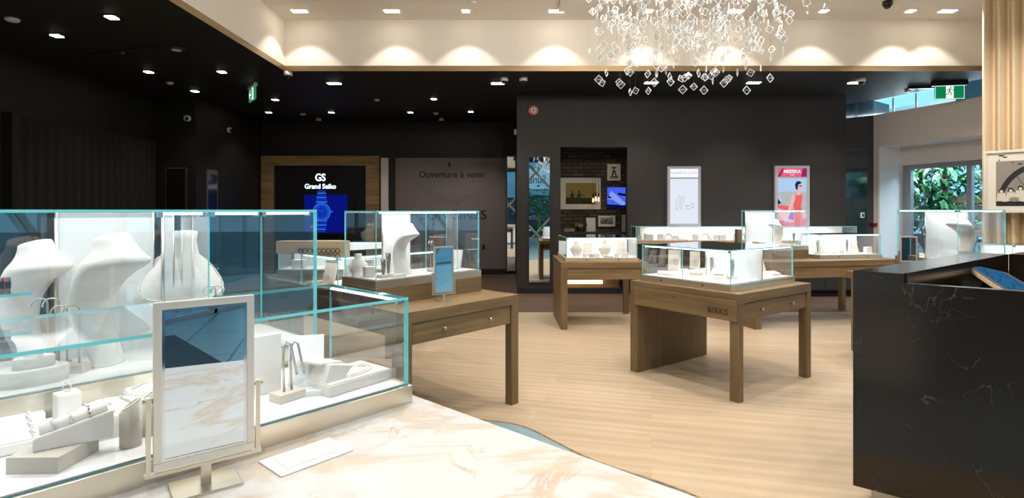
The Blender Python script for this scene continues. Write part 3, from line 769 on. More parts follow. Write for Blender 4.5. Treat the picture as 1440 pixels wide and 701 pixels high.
mk('pictogram', bm, ['exit_green', 'exit_white'], e, (0, -.0125, -.1825), recalc=False)
p = at(355, 119, CZ)
e = thing('exit_sign', 'small green exit sign with a left arrow under the black ceiling', 'sign', (p.x, p.y, CZ), R(-52))
bm = BM(); box(bm, -.21, .21, -.03, .03, -.05, 0); mk('housing', bm, 'white_plastic', e)
bm = BM(); box(bm, -.20, .20, -.012, .012, -.27, -.05); mk('sign_plate', bm, 'exit_green', e)
bm = BM()
flat(bm, [(.0, -.1), (.125, -.1), (.125, .1), (.0, .1)], 0, 1); running_man(bm, .22, .06, -.001, 0)
stroke(bm, [(-.03, 0), (-.15, 0)], .03, 0, 1); stroke(bm, [(-.09, .075), (-.16, 0), (-.09, -.075)], .03, -.0005, 1)
mk('pictogram', bm, ['exit_green', 'exit_white'], e, (0, -.0125, -.16), recalc=False)

# vents and tracks
v = thing('air_vent', 'square white air vent with a dark slot in the raised ceiling', 'vent', (.95, 7.55, CT))
bm = BM(); box(bm, -.30, .30, -.30, .30, -.05, -.004); mk('plate', bm, 'ceiling_white', v)
bm = BM(); box(bm, -.29, .29, -.31, -.301, -.045, -.01); mk('slot', bm, 'shadow_slot', v)
p = at(150, 71, CZ); v = thing('track_bar', 'black linear slot fitting in the black ceiling', 'fitting', (p.x + .2, p.y, CZ), R(-20))
bm = BM(); box(bm, -.6, .6, -.04, .04, -.02, 0); mk('bar', bm, 'shadow_slot', v); bm = BM(); cyl(bm, (0, 0, -.05), .03, .05); mk('head', bm, 'dark_steel', v)
p = at(1303, 121, CZ); v = thing('track_bar', 'short black bar on the black ceiling left of the running-man sign', 'fitting', (p.x, p.y, CZ), R(-10)); bm = BM(); box(bm, -.27, .27, -.03, .03, -.045, 0); mk('bar', bm, 'black_plastic', v)

# fire alarm, thermostat, switch
q = atY(750, 156, BW)
a = thing('fire_alarm', 'round red fire alarm high on the charcoal wall', 'alarm', (q.x, BW, q.z))
bm = BM(); cyl(bm, (0, -.05, 0), .085, .05, 'y', 28); mk('body', bm, 'red_plastic', a)
bm = BM(); cyl(bm, (0, -.06, 0), .045, .01, 'y', 20); mk('ring', bm, 'white_plastic', a)
bm = BM(); cyl(bm, (0, -.066, 0), .02, .006, 'y', 16); mk('button', bm, 'black_plastic', a)
d = Vector((.816, .49)).normalized(); ang = math.atan2(d.y, d.x)
px = 1212; k = (px - PX) / F; s = (6.02 - k * BW) / (k * d.y - d.x); pos = Vector((6.02, BW)) + d * s
a = thing('thermostat', 'small white square thermostat on the blue-black angled wall', 'thermostat', (pos.x, pos.y, EYE - (303 - PY) / F * pos.y), ang)
bm = BM(); box(bm, -.055, .055, -.02, 0, -.05, .05, 0, .006); mk('case', bm, 'white_plastic', a)
bm = BM(); box(bm, -.03, .03, -.0215, -.02, -.028, .03); mk('display', bm, 'tablet_deep', a)
pp = WF.p(.05, -.001); a = thing('call_point', 'small dark red call point on the grey window wall', 'switch', (pp.x, pp.y, EYE - (316 - PY) / F * pp.y), WA)
bm = BM(); box(bm, -.035, .035, -.02, 0, -.03, .03); mk('plate', bm, 'red_plastic', a)
q = atY(724, 182, BW - .05)
a = thing('wall_sensor', 'small white sensor at the edge of the charcoal wall', 'sensor', (.09, BW + .3, q.z)); bm = BM(); box(bm, -.05, -.001, -.03, .03, -.05, .05); mk('body', bm, 'white_plastic', a)

# ------------------------------------------------------------------ chandelier
ch = thing('chandelier', 'wide chandelier of hanging crystal squares and drops on fine wires', 'chandelier', (1.45, 4.5, CT))
bm = BM(); box(bm, -1.0, 1.3, -.75, .75, -.03, 0); mk('canopy', bm, 'ceiling_white', ch)
def square_crystal(bm, M, s=.023):
    st = len(bm.verts); t_ = .0025; e_ = .0030
    vs = [bm.verts.new(p) for p in ((-s, 0, -s), (s, 0, -s), (s, 0, s), (-s, 0, s))]; apex = bm.verts.new((.003, -.011, .004))
    for i in range(4):
        f = bm.faces.new((vs[i], vs[(i + 1) % 4], apex)); f.material_index = 0
    f = bm.faces.new(vs[::-1]); f.material_index = 0
    for a_, b_ in (((-s, -s), (s, -s)), ((s, -s), (s, s)), ((s, s), (-s, s)), ((-s, s), (-s, -s))):
        stroke_bar(bm, a_, b_, e_, t_, 1)
    stroke_bar(bm, (-s, -s), (s, s), .0016, t_ * .8, 1)
    bm.verts.ensure_lookup_table()
    for v_ in bm.verts[st:]: v_.co = M @ v_.co
def stroke_bar(bm, a, b, w_, t_, mi):
    dx, dz = b[0] - a[0], b[1] - a[1]; l = math.hypot(dx, dz); nx, nz = -dz / l * w_ / 2, dx / l * w_ / 2
    pts = [(a[0] + nx, a[1] + nz), (b[0] + nx, b[1] + nz), (b[0] - nx, b[1] - nz), (a[0] - nx, a[1] - nz)]
    A = [bm.verts.new((p[0], -t_, p[1])) for p in pts]; B = [bm.verts.new((p[0], t_, p[1])) for p in pts]
    fs = [bm.faces.new(A[::-1]), bm.faces.new(B)] + [bm.faces.new((A[i], A[(i + 1) % 4], B[(i + 1) % 4], B[i])) for i in range(4)]
    for f in fs: f.material_index = mi
def drop_crystal(bm, M):
    st = len(bm.verts)
    prof = [(.001, .04), (.0055, .025), (.008, -.012), (.005, -.03), (.001, -.036)]; n = 6; rings = []
    for r_, z_ in prof: rings.append([bm.verts.new((math.cos(6.2832 * i / n) * r_, math.sin(6.2832 * i / n) * r_, z_)) for i in range(n)])
    for k, (a_, b_) in enumerate(zip(rings, rings[1:])):
        for i in range(n):
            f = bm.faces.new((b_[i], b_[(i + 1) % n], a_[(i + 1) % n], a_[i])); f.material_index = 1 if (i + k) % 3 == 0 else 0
    bm.verts.ensure_lookup_table()
    for v_ in bm.verts[st:]: v_.co = M @ v_.co
rc = random.Random(21); CR = []
def envelope(x):                      # lowest crystal for a sideways position
    u_ = (x - 1.35) / .95
    return 2.49 + .16 * u_ * u_ + (.0 if x < 2.1 else (x - 2.1) * .55)
for i in range(760):
    x = rc.gauss(1.3, .46) if rc.random() < .55 else rc.uniform(.62, 2.25)
    if rc.random() < .055: x = rc.uniform(2.2, 2.75)
    if not .60 < x < 2.8: continue
    y = 4.5 + rc.uniform(-.55, .55)
    x *= y / 4.5 if x < 2.2 else 1.0
    z = envelope(x) + .02 + 1.0 * rc.random() ** .62
    kind = 0 if (rc.random() < .62 or z < 2.62) else 1
    ti = R(45) + rc.gauss(0, .2); tw = rc.uniform(-1.0, 1.0)
    M = Matrix.Translation((x - 1.45, y - 4.5, z - CT)) @ Matrix.Rotation(tw, 4, 'Z') @ Matrix.Rotation(ti, 4, 'Y') if kind == 0 else Matrix.Translation((x - 1.45, y - 4.5, z - CT)) @ Matrix.Rotation(tw, 4, 'Z')
    CR.append((z, kind, M, x, y))
for (px, py) in ((960, 126), (990, 127), (1050, 127), (842, 112), (1083, 110), (873, 119), (1018, 117), (943, 115), (920, 116)):
    p = atY(px, py, 4.2); M = Matrix.Translation((p.x - 1.45, 4.2 - 4.5, p.z - CT)) @ Matrix.Rotation(rc.uniform(-.4, .4), 4, 'Z') @ Matrix.Rotation(R(45), 4, 'Y'); CR.append((p.z, 0, M, p.x, 4.2))
CR.sort(key=lambda c: c[0])
bm = BM(); square_crystal(bm, Matrix.Identity(4)); sq = mk('crystal', bm, ['crystal_glass', 'crystal_edge'], ch, recalc=False)
bm = BM(); drop_crystal(bm, Matrix.Identity(4)); dr = mk('crystal', bm, ['crystal_glass', 'crystal_edge'], ch, recalc=False)
used = {0: False, 1: False}
for z, kind, M, x, y in CR[:100]:
    src = sq if kind == 0 else dr
    o = src if not used[kind] else src.copy()
    if used[kind]: COL.objects.link(o)
    used[kind] = True; o.parent = ch; o.matrix_local = M
bm = BM()
for z, kind, M, x, y in CR[100:]: (square_crystal if kind == 0 else drop_crystal)(bm, M)
o = mk('crystal_mass', bm, ['crystal_glass', 'crystal_edge'], ch, recalc=False); o['kind'] = 'stuff'
bm = BM()
for z, kind, M, x, y in CR:
    p = M.translation; tube(bm, [(p.x, p.y, p.z + .03), (p.x, p.y, -.03)], .0005, 3)
o = mk('wire_mass', bm, 'satin_steel', ch); o['kind'] = 'stuff'
# ------------------------------------------------------------------ tables
TH = .846
def knob(parent, x, y, z, ax, ang=0):
    bm = BM(); lathe(bm, [(.006, 0), (.006, .014), (.012, .018), (.014, .024), (.010, .030)], n=14)
    if ax == 'front': rot = (R(90), 0, 0)
    else: rot = (0, R(90), 0)
    return mk('knob', bm, 'satin_steel', parent, (x, y, z), rot=rot)

def table(label, ox, oy, ang, L_, D_, front=True, knobs=(.28, .75), side=False, left='panel', legs='brf', group=None, lock=False, letters=None):
    """origin front-left corner; x along the front, y to the back"""
    t = thing('display_table', label, 'table', (ox, oy, 0), ang, group)
    bm = BM(); box(bm, 0, L_, 0, D_, TH - .075, TH, 0, .003); top = mk('tabletop', bm, 'table_oak', t)
    lw = .078; ld = .066
    if left == 'panel':
        bm = BM(); box(bm, 0, .085, 0, D_ - .08, 0, TH - .075, 0, .002); mk('side_panel', bm, 'table_oak_upright', t)
    else:
        for y in (0, D_ - ld):
            bm = BM(); box(bm, 0, lw, y, y + ld, 0, TH - .075, 0, .002); mk('leg', bm, 'table_oak_upright', t)
    for y in (0, D_ - ld):
        bm = BM(); box(bm, L_ - lw, L_, y, y + ld, 0, TH - .075, 0, .002); mk('leg', bm, 'table_oak_upright', t)
    bm = BM(); box(bm, .087, L_ - lw - .002, .03, D_ - .03, TH - .20, TH - .0755); mk('apron', bm, 'table_oak', t)
    zt, zb = TH - .078, TH - .217
    if front:
        o0 = .012 if not letters else -.012
        zt2 = zt if not letters else TH - .056
        x0, x1 = (.088, L_ - lw - .003) if not letters else (.06, L_ - .008)
        bm = BM(); box(bm, x0, x1, o0, .03, zb, zt2, 0, .0015); dw = mk('drawer', bm, 'table_oak', t)
        for k in knobs: knob(dw, x0 + (x1 - x0) * k, o0, (zt + zb) / 2, 'front')
        if lock:
            bm = BM(); cyl(bm, (x0 + (x1 - x0) * .43, o0 - .003, zt2 - .035), .007, .004, 'y', 12); mk('lock', bm, 'dark_steel', dw)
        if letters:
            lettering('maker_lettering', letters, .066, 'engraved_brown', dw, (x1 - .17, o0 - .0012, (zt + zb) / 2 - .005), extrude=.0012, offset=.001, spacing=1.12)
    if side:
        bm = BM(); box(bm, L_ - .03, L_ - .012, ld + .002, D_ - ld - .002, zb, zt, 0, .0015); dw = mk('drawer', bm, 'table_oak', t)
        for k in (.26, .74): knob(dw, L_ - .012, ld + (D_ - 2 * ld) * k, (zt + zb) / 2, 'side')
        bm = BM(); box(bm, L_ - .05, L_ - .02, ld + .01, ld + .06, zb - .02, zb); mk('stop_block', bm, 'table_oak', dw)
    return t

a2 = R(-53.5)
T2 = Fr(1.105, 5.215, a2)
table('centre display table with engraved drawer front and solid left side', 1.105, 5.215, a2, 1.10, 1.155, knobs=(), side=True, lock=True, letters='BIRKS')
a1 = R(47.4); T1 = Fr(.05 - 1.10 * math.cos(a1), 4.34 - 1.10 * math.sin(a1), a1)
table('display table behind the marble counter, two-knob drawer, carrying the tall case and small mirror', T1.ox, T1.oy, a1, 1.10, 1.56, left='legs')
T3 = Fr(.613, 7.0, R(1))
table('display table in front of the brick niche', .613, 7.0, R(1), 1.10, 1.12, knobs=())
T4 = Fr(3.05, 7.0, R(12))
table('long display table at the back carrying a tall and a low glass case', 3.05, 7.0, R(12), 2.2, 1.0, knobs=())
T5 = Fr(3.72, 4.94, R(5))
table('display table behind the black stone desk', 3.72, 4.94, R(5), 2.25, 1.12, knobs=(.2,))
T0 = Fr(-2.45, 5.62, R(0))
table('display table farthest back, half hidden behind the tall glass cases', -2.45, 5.62, 0, 1.25, .8, knobs=())

# ------------------------------------------------------------------ glass cases
def pane(parent, x0, x1, y0, y1, z0, z1, top=False):
    bm = BM(); box(bm, x0, x1, y0, y1, z0, z1)
    d = sorted([(x1 - x0, 0), (y1 - y0, 1), (z1 - z0, 2)])[0][1]
    for f in bm.faces:
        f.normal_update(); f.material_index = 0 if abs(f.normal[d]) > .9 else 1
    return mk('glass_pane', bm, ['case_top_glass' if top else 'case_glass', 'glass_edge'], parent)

def case(label, fr, x, y, z, L_, D_, bh, top, base='champagne_metal', ang=0.0, leds=('front',), white=None, part=(), locks=(), power=6, th=.008, seams=(), split=None, group=None, inset=.012, deckh=.004):
    """x, y is the front-left corner in the frame of the table; top is the height of the glass top above the floor"""
    o = fr.p(x, y, z); t = thing('display_case', label, 'display case', o, fr.a + ang, group)
    H_ = top - z
    bm = BM(); box(bm, 0, L_, 0, D_, 0, bh, 0, .0015); mk('base', bm, base, t)
    i = inset
    bm = BM(); box(bm, i + th + .001, L_ - i - th - .001, i + th + .001, D_ - i - th - .001, bh + .0002, bh + deckh); mk('deck', bm, 'deck_white', t)
    zt = H_ - .009
    xs = [i] + list(seams) + [L_ - i]
    for a_, b_ in zip(xs, xs[1:]):
        g_ = .0012 if len(xs) > 2 else 0
        pane(t, a_ + (g_ if a_ != i else 0), b_ - (g_ if b_ != L_ - i else 0), i, i + th, bh, zt)
        pane(t, a_ + (g_ if a_ != i else 0), b_ - (g_ if b_ != L_ - i else 0), D_ - i - th, D_ - i, bh, zt)
    pane(t, i, i + th, i + th, D_ - i - th, bh, zt); pane(t, L_ - i - th, L_ - i, i + th, D_ - i - th, bh, zt)
    pane(t, i, L_ - i, i, D_ - i, zt, H_, True)
    for k in part:                                        # clear glass dividers across the depth
        pane(t, k - .003, k + .003, i + th, D_ - i - th, bh + deckh, zt)
    if white:
        for (xa, xb, ya, yb) in white:
            bm = BM(); box(bm, xa, xb, ya, yb, bh + deckh, zt - .002, 0, .001); mk('back_panel', bm, 'frost_white', t)
            for xx, yy in ((xa, ya), (xb, yb)):
                bm = BM(); cyl(bm, (xx, yy, bh + deckh), .006, zt - bh - deckh, n=10); mk('post', bm, 'satin_steel', t)
    for s_ in leds:
        e = i + th
        if isinstance(s_, tuple): q = (s_[0], s_[1], e, e + .009)
        elif s_ == 'front': q = (e + .02, L_ - e - .02, e, e + .009)
        elif s_ == 'back': q = (e + .02, L_ - e - .02, D_ - e - .009, D_ - e)
        elif s_ == 'left': q = (e, e + .009, e + .02, D_ - e - .02)
        else: q = (L_ - e - .009, L_ - e, e + .02, D_ - e - .02)
        bm = BM(); box(bm, *q, zt - .009, zt - .0005); mk('light_bar', bm, 'led_white', t)
        bm = BM()
        for cx, cy in ((q[0], q[2]), (q[1], q[3])): box(bm, cx - .008, cx + .008, cy - .008, cy + .008, zt - .016, zt - .0004)
        mk('light_clip', bm, 'satin_steel', t)
    for k in locks:
        bm = BM(); cyl(bm, (k, -.004, bh * .5), .008, .005, 'y', 14); mk('lock', bm, 'dark_steel', t)
    if power:
        arealight(t, (L_ / 2, D_ / 2, zt - .02), power * .23, L_ * .85, D_ * .8, (.95, .975, 1))
    return t

EF = Fr(-.339, 1.902, R(47.6))           # front right foot of the counter cases; x runs back along the counter
# marble counter
mc = thing('marble_counter', 'long white counter with a gold-veined marble top in the foreground', 'counter', (EF.ox, EF.oy, 0), EF.a)
bm = BM(); box(bm, -3.2, .047, -1.30, 1.25, .806, TH, 0, .003); mk('countertop', bm, 'marble_gold', mc)
bm = BM(); box(bm, -3.15, -.03, -1.22, 1.2, .08, .8055); mk('cabinet', bm, 'white_satin', mc)
bm = BM(); box(bm, -3.1, -.08, -1.16, 1.15, 0, .08); mk('plinth', bm, 'satin_steel', mc)
case('low glass case along the front of the marble counter', EF, -2.9, 0, TH, 2.9, .53, .059, 1.204, leds=('right',), power=17, th=.010, inset=.010)
TC = case('tall glass case on the marble counter behind the low case', EF, -2.9, .545, TH, 2.86, .53,   .129, 1.502, leds=((2.30, 2.43), (2.46, 2.62), (2.64, 2.82), (.1, 1.8)), part=(2.45,), white=[(2.085, 2.375, .375, .381), (2.395, 2.43, .33, .336), (1.2, 1.9, .47, .476)], power=17, th=.010, inset=.010)
bm = BM(); bx = (-2.86 + 2.9, 1.98, .03, .27)
o = pane(TC, bx[0], bx[1], bx[2], bx[3], .41, .418, True); o.name = 'glass_shelf'

# centre table case
TC2 = Fr(1.189, 5.18, R(-52.8))
C2 = case('low square glass case on the centre table', TC2, 0, 0, TH, .92, 1.04, .054, 1.18, base='champagne_metal', leds=('front', 'right'), white=[(.36, .90, .50, .506)], locks=(.24, .66), seams=(.45,), power=12, th=.009)
# tall case and riser on the left table
RT = Fr(-.249 - 1.0 * math.cos(a1), 4.527 - 1.0 * math.sin(a1), a1)
def riser(label, fr, L_, D_, h=.118):
    o = fr.p(0, 0, TH); r_ = thing('riser', label, 'riser', o, fr.a)
    bm = BM(); box(bm, 0, L_, 0, D_, 0, h, 0, .002); mk('body', bm, 'table_oak', r_)
riser('wooden riser under the tall case on the left table', RT, 1.0, .43)
C1 = case('tall glass case with a swooping white bust, on the left display table', RT, 0, 0, TH + .118, 1.0, .43, .053, 1.496, base='champagne_metal', leds=('front',), white=[(.30, .56, .36, .366)], part=(.76,), locks=(), power=8)
LT = Fr(-1.285, 4.10, a1)
C1b = case('low glass case behind the tall case on the left table', LT, .02, .03, TH, 1.0, .60, .05, 1.15, leds=('front', 'left'), power=8)
C0 = case('low glass case farthest back under the watch screen', T0, .07, .02, TH, 1.1, .42, .05, 1.18, leds=('front',), white=[(.03, 1.07, .38, .386)], power=8)
# niche table case
C3 = case('low glass case on the table in front of the brick niche', Fr(.68, 7.09, R(1)), 0, 0, TH, .93, .98, .045, 1.152, base='pale_oak', leds=('front', 'left'), white=[(.03, .90, .52, .526)], locks=(.27, .68), power=14)
# back table cases
T4T = Fr(3.47, 7.43, R(15))
riser('wooden riser under the tall case on the long back table', T4T, .58, .66)
C4 = case('tall glass case with a white necklace bust on the long back table', T4T, 0, 0, TH + .118, .58, .66, .053, 1.5, leds=('front',), white=[(.04, .54, .60, .606)], power=9)
T4L = Fr(4.07, 7.46, R(11))
C4b = case('low glass case on the long back table beside the tall one', T4L, .05, 0, TH, .98, .45, .05, 1.175, leds=('front',), white=[(.03, .95, .41, .416)], locks=(.3, .74), seams=(.5,), power=10)
# desk-side table cases
T5T = Fr(4.17, 5.22, R(4))
riser('dark wooden riser under the tall case behind the stone desk', T5T, .5, .78)
C5 = case('tall glass case with an arched white stand behind the stone desk', T5T, 0, 0, TH + .118, .5, .78, .053, 1.506, leds=('front', 'left'), white=[(.02, .48, .40, .406)], power=9)
C5b = case('low glass case at the far right beside the beige curtain', Fr(4.95, 5.52, R(4)), 0, 0, TH, .98, .42, .05, 1.155, leds=('front',), white=[(.03, .95, .38, .386)], power=9)
# wall case
wc = thing('wall_cabinet', 'long dark cabinet with panelled doors under the wall case', 'cabinet', (2.12, 9.62, 0))
bm = BM(); box(bm, 0, 3.83, .04, .42, .10, .919); mk('carcass', bm, 'black_wall', wc)
bm = BM(); box(bm, 0, 3.83, .08, .42, 0, .10); mk('plinth', bm, 'shadow_slot', wc)
for k in range(7):
    bm = BM(); box(bm, .012 + k * .547, .012 + k * .547 + .537, .022, .0395, .12, .90, 0, .002); mk('door', bm, 'dark_wall', wc)
CW = case('long low glass case running along the charcoal back wall', Fr(2.12, 9.60, 0), 0, 0, .92, 3.83, .44, .06, 1.225, base='pale_oak', leds=('back',), seams=(1.28, 2.55), part=(.09,), locks=(.4, 1.1, 1.9, 2.7), power=60)
bm = BM(); box(bm, .1, 3.8, .41, .416, .07, .29); mk('back_panel', bm, 'wall_grey', CW)

# ------------------------------------------------------------------ black stone desk
dk = thing('stone_desk', 'black veined stone desk in the right foreground', 'desk', (0, 0, 0))
zt, zl = 1.19, 1.142
A = Vector((1.747, 2.86)); B = Vector((1.914, 2.725)); fd = (B - A).normalized(); ad = Vector((.795, .607)); L2 = 2.05
Fe = A + fd * 2.3
bm = BM()
prism(bm, [A + ad * .0505, B + ad * .0505, B + ad * (L2 - .05), A + ad * L2], .09, zt)
mk('side_wing', bm, 'stone_black', dk)
bm = BM(); sB = (B - A).length; xprism(bm, [(0, .09), (2.3, .09), (2.3, zl), (sB, zl), (sB, zt), (0, zt)], 0, .05); mk('front_panel', bm, 'stone_black', dk, (A.x, A.y, 0), math.atan2(fd.y, fd.x))
bm = BM(); b2 = B + ad * (L2 - .05); prism(bm, [b2 + fd * .001, b2 + fd * 1.9, b2 + fd * 1.9 + ad * .35, b2 + fd * .001 + ad * .35], .09, zt); mk('back_wing', bm, 'stone_black', dk)
bm = BM(); prism(bm, [B + fd * .002 + ad * .052, Fe + ad * .052, Fe + ad * (L2 - .06), B + fd * .002 + ad * (L2 - .06)], .98, 1.0); mk('work_shelf', bm, 'black_plastic', dk)
bm = BM(); q = A + ad * .06 + fd * .06; prism(bm, [q, q + fd * 2.1, q + fd * 2.1 + ad * 1.8, q + ad * 1.8], 0, .0895); mk('plinth', bm, 'satin_steel', dk)
# tablet on a stand inside the desk
pl, pt_, pb, pr = at(1355.8, 370.4, 1.165), at(1387.7, 365.4, 1.165), at(1415, 408.8, 1.085), at(1440, 397.8, 1.085)
ux = (pl - pb); uy = (pr - pb); uy -= ux * (uy.dot(ux) / ux.dot(ux)); W_, Hh = uy.length, ux.length
ux.normalize(); uy.normalize(); nz_ = uy.cross(ux); nz_ = -nz_ if nz_.z < 0 else nz_
M = Matrix((uy, ux, nz_)).transposed().to_4x4(); M.translation = pb
tb = thing('touch_tablet', 'touch-screen tablet tilted inside the top of the stone desk', 'tablet'); tb.matrix_world = M
bm = BM(); box(bm, 0, W_, 0, Hh, -.03, -.004, 0, .003); mk('body', bm, 'pale_oak', tb)
bm = BM(); box(bm, .002, W_ - .002, .002, Hh - .002, -.0038, 0); mk('bezel', bm, 'facade_dark', tb)
bm = BM()
f = bm.faces.new([bm.verts.new(p) for p in ((.018, .03, .0008), (W_ - .018, .03, .0008), (W_ - .018, Hh - .02, .0008), (.018, Hh - .02, .0008))]); f.material_index = 0
rr = random.Random(5)
for k in range(34):
    x = rr.uniform(.03, W_ - .06); y = rr.uniform(.05, Hh - .15); l = rr.uniform(.04, .11)
    f = bm.faces.new([bm.verts.new(p) for p in ((x, y, .0014), (x + .003, y, .0014), (x + .016, y + l, .0014), (x + .013, y + l, .0014))]); f.material_index = 1
mk('screen', bm, ['tablet_blue', 'tablet_deep'], tb, recalc=False)
bm = BM(); box(bm, W_ * .3, W_ * .7, Hh * .3, Hh * .75, -.16, -.0305); mk('stand', bm, 'black_plastic', tb)
q = at(1345, 400, 1.01); bm = BM(); box(bm, -.05, .05, -.03, .03, 0, .04, 0, .004)
o = mk('card_box', bm, 'leatherette_grey', None, (q.x, q.y, 1.0005), .6); tag(o, 'small pale box lying inside the stone desk', 'box')
# ------------------------------------------------------------------ display pieces
def bust(label, pos, ang, H, W, mat='leatherette_white', reach=.27, neck=True, group=None, foot=0.0):
    """swooping necklace bust: foot and leaning waist, hollow front, shoulders jutting forward, slanted open neck"""
    prof = [(0, -.09, .085, .34), (.015, -.09, .085, .34), (.10, -.115, .05, .33), (.25, -.18, .0, .36), (.38, -.23, -.02, .40), (.47, -.25, -.02, .44), (.56, -.237, .0, .50), (.64, -.205, .05, .57), (.70, -.175, .125, .63), (.745, -.15, .205, .67), (.785, -.13, .262, .68), (.812, -.118, .272, .64), (.845, -.11, .245, .52), (.895, -.10, .195, .40)]
    if neck: prof += [(.945, -.092, .155, .34), (.985, -.088, .128, .32)]
    bm = BM(); rings = []; m = 28; k_ = reach / .27
    for z, l, r_, wd in prof:
        if r_ > .05: r_ *= k_
        if z < .5: l -= foot * (1 - z / .5); r_ += foot * .35 * (1 - z / .5)
        cx, rx = (l + r_) / 2 * H, (r_ - l) / 2 * H; q = []
        for k in range(m):
            a = 2 * math.pi * k / m; x = cx + math.cos(a) * rx
            q.append(bm.verts.new((x, math.sin(a) * wd * W * .72, z * H + (x * .32 * max(0, (z - .84) / .145) if z > .84 else 0))))
        rings.append(q)
    if neck:                                       # the neck is open: an inner wall drops back down
        top = rings[-1]; c = sum((v.co for v in top), Vector()) / m
        for s_, dz in ((.86, 0.0), (.80, -.05 * H)): rings.append([bm.verts.new(Vector((c.x + (v.co.x - c.x) * s_, v.co.y * s_, v.co.z + dz))) for v in top])
    for a, b in zip(rings, rings[1:]):
        for k in range(m):
            f = bm.faces.new((a[k], a[(k + 1) % m], b[(k + 1) % m], b[k])); f.smooth = True
    bm.faces.new(rings[0][::-1]); bm.faces.new(rings[-1])
    o = mk('necklace_bust', bm, mat, None, pos, ang); return tag(o, label, 'bust', group)

def front_bust(label, pos, ang, H, W, mat='leatherette_white', chest=0.0):
    """upright bust seen from the front: neck, sloping shoulders, chest tapering to a foot"""
    bm = BM(); rings = []; m = 24
    for z, rx, ry in ((0, .26, .30), (.02, .26, .30), (.05, .20, .26), (.20, .20, .36), (.44, .25, .50), (.55, .235, .45), (.65, .20, .37), (.74, .155, .28), (.80, .125, .21), (.92, .115, .17), (1.0, .13, .185)):
        q = []
        for k in range(m):
            a = 2 * math.pi * k / m; q.append(bm.verts.new((math.cos(a) * rx * H * .62 + .02 * H * (z > .8) + chest * max(0, .85 - max(z, .3)), math.sin(a) * ry * W * 1.05, z * H + (math.cos(a) * .03 * H if z > .9 else 0))))
        rings.append(q)
    for a, b in zip(rings, rings[1:]):
        for k in range(m):
            f = bm.faces.new((a[k], a[(k + 1) % m], b[(k + 1) % m], b[k])); f.smooth = True
    bm.faces.new(rings[0][::-1]); bm.faces.new(rings[-1])
    o = mk('necklace_bust', bm, mat, None, pos, ang); return tag(o, label, 'bust')

def block(name, label, cat, pos, ang, w_, d_, h_, mat, bev=.003, top=None, parts=None):
    """box-like display block; top=(front height ratio) slopes the top down to the front"""
    bm = BM(); box(bm, -w_ / 2, w_ / 2, -d_ / 2, d_ / 2, 0, h_, 0, bev if top is None else 0)
    if top is not None:
        for v in bm.verts:
            if v.co.z > h_ * .5 and v.co.y < 0: v.co.z = h_ * top
        bmesh.ops.bevel(bm, geom=list(bm.edges), offset=bev, segments=2, affect='EDGES')
    o = mk(name, bm, mat, None, pos, ang); return tag(o, label, cat)

def easel(label, pos, ang, w_, h_, mat='leatherette_white', lean=.30, foot=True):
    """leaning pendant easel: a slanted padded slab with a lip and a rear strut"""
    t = thing('pendant_easel', label, 'easel', pos, ang)
    bm = BM(); xprism(bm, [(-.0, 0)] * 0 + [(0, 0), (.018, 0), (.018 + lean * h_, h_), (lean * h_, h_)], -w_ / 2, w_ / 2)
    xf(bm, Matrix.Rotation(R(90), 4, 'Z')); mk('slab', bm, mat, t)
    if foot:
        bm = BM(); box(bm, -w_ * .45, w_ * .45, -.05, .0, 0, .016, 0, .002); mk('lip', bm, mat, t)
    bm = BM(); box(bm, -.008, .008, .02, .02 + lean * h_ * 1.2, 0, h_ * .55); mk('strut', bm, mat, t)
    return t

def hook_stand(label, pos, ang, h_, n=2, w_=.07, rod='satin_steel', base='leatherette_cream', curl=.018):
    """earring stand: block base with slim rods curling over at the top"""
    t = thing('earring_stand', label, 'stand', pos, ang)
    bm = BM(); box(bm, -w_ / 2, w_ / 2, -.028, .028, 0, .026, 0, .002); mk('base', bm, base, t)
    for k in range(n):
        x = (k - (n - 1) / 2) * w_ * .42
        pts = [(x, 0, .026), (x, 0, h_ * .5), (x, 0, h_ - curl)] + [(x - curl * (1 - math.cos(a)), -.004 * i_, h_ - curl + curl * math.sin(a)) for i_, a in enumerate([R(v) for v in (30, 60, 90, 120, 150, 180, 205)])]
        bm = BM(); tube(bm, pts, .003, 8); mk('rod', bm, rod, t)
    return t

def rod_stand(label, pos, ang, h_, base='leatherette_cream'):
    """flat metal blade on a small base holding a pair of earrings"""
    t = thing('earring_stand', label, 'stand', pos, ang)
    bm = BM(); box(bm, -.035, .035, -.03, .03, 0, .022, 0, .002); mk('base', bm, base, t)
    bm = BM(); xprism(bm, [(-.010, .022), (.010, .022), (.020, h_), (-.020, h_)], -.004, .004); mk('blade', bm, 'satin_steel', t)
    bm = BM()
    for s_ in (-1, 1): ball(bm, (s_ * .014, -.01, h_ - .012), .008); tube(bm, [(s_ * .014, -.01, h_ - .02), (s_ * .013, -.01, h_ - .06)], .002, 6)
    mk('earrings', bm, 'silver_jewel', t); return t

def beads(name, label, cat, pts, r, mat='pearl', closed=False, accents=None, group=None):
    """a string of beads along world points; its origin is its lowest bead"""
    P = [Vector(p) for p in pts]; base = min(P, key=lambda p: p.z).copy(); base.z -= r
    seg = list(zip(P, P[1:] + ([P[0]] if closed else []))) if closed else list(zip(P, P[1:]))
    tot = sum((b - a).length for a, b in seg); step = r * 2.0; bm = BM(); d = 0; acc = 0
    k = 0
    for a, b in seg:
        l = (b - a).length
        while d <= acc + l:
            q = a.lerp(b, (d - acc) / l if l else 0); ball(bm, q - base, r, 1 if accents and k % accents[1] == 0 else 0, 1); d += step; k += 1
        acc += l
    o = mk(name, bm, [mat] + ([accents[0]] if accents else []), None, base); return tag(o, label, cat, group)

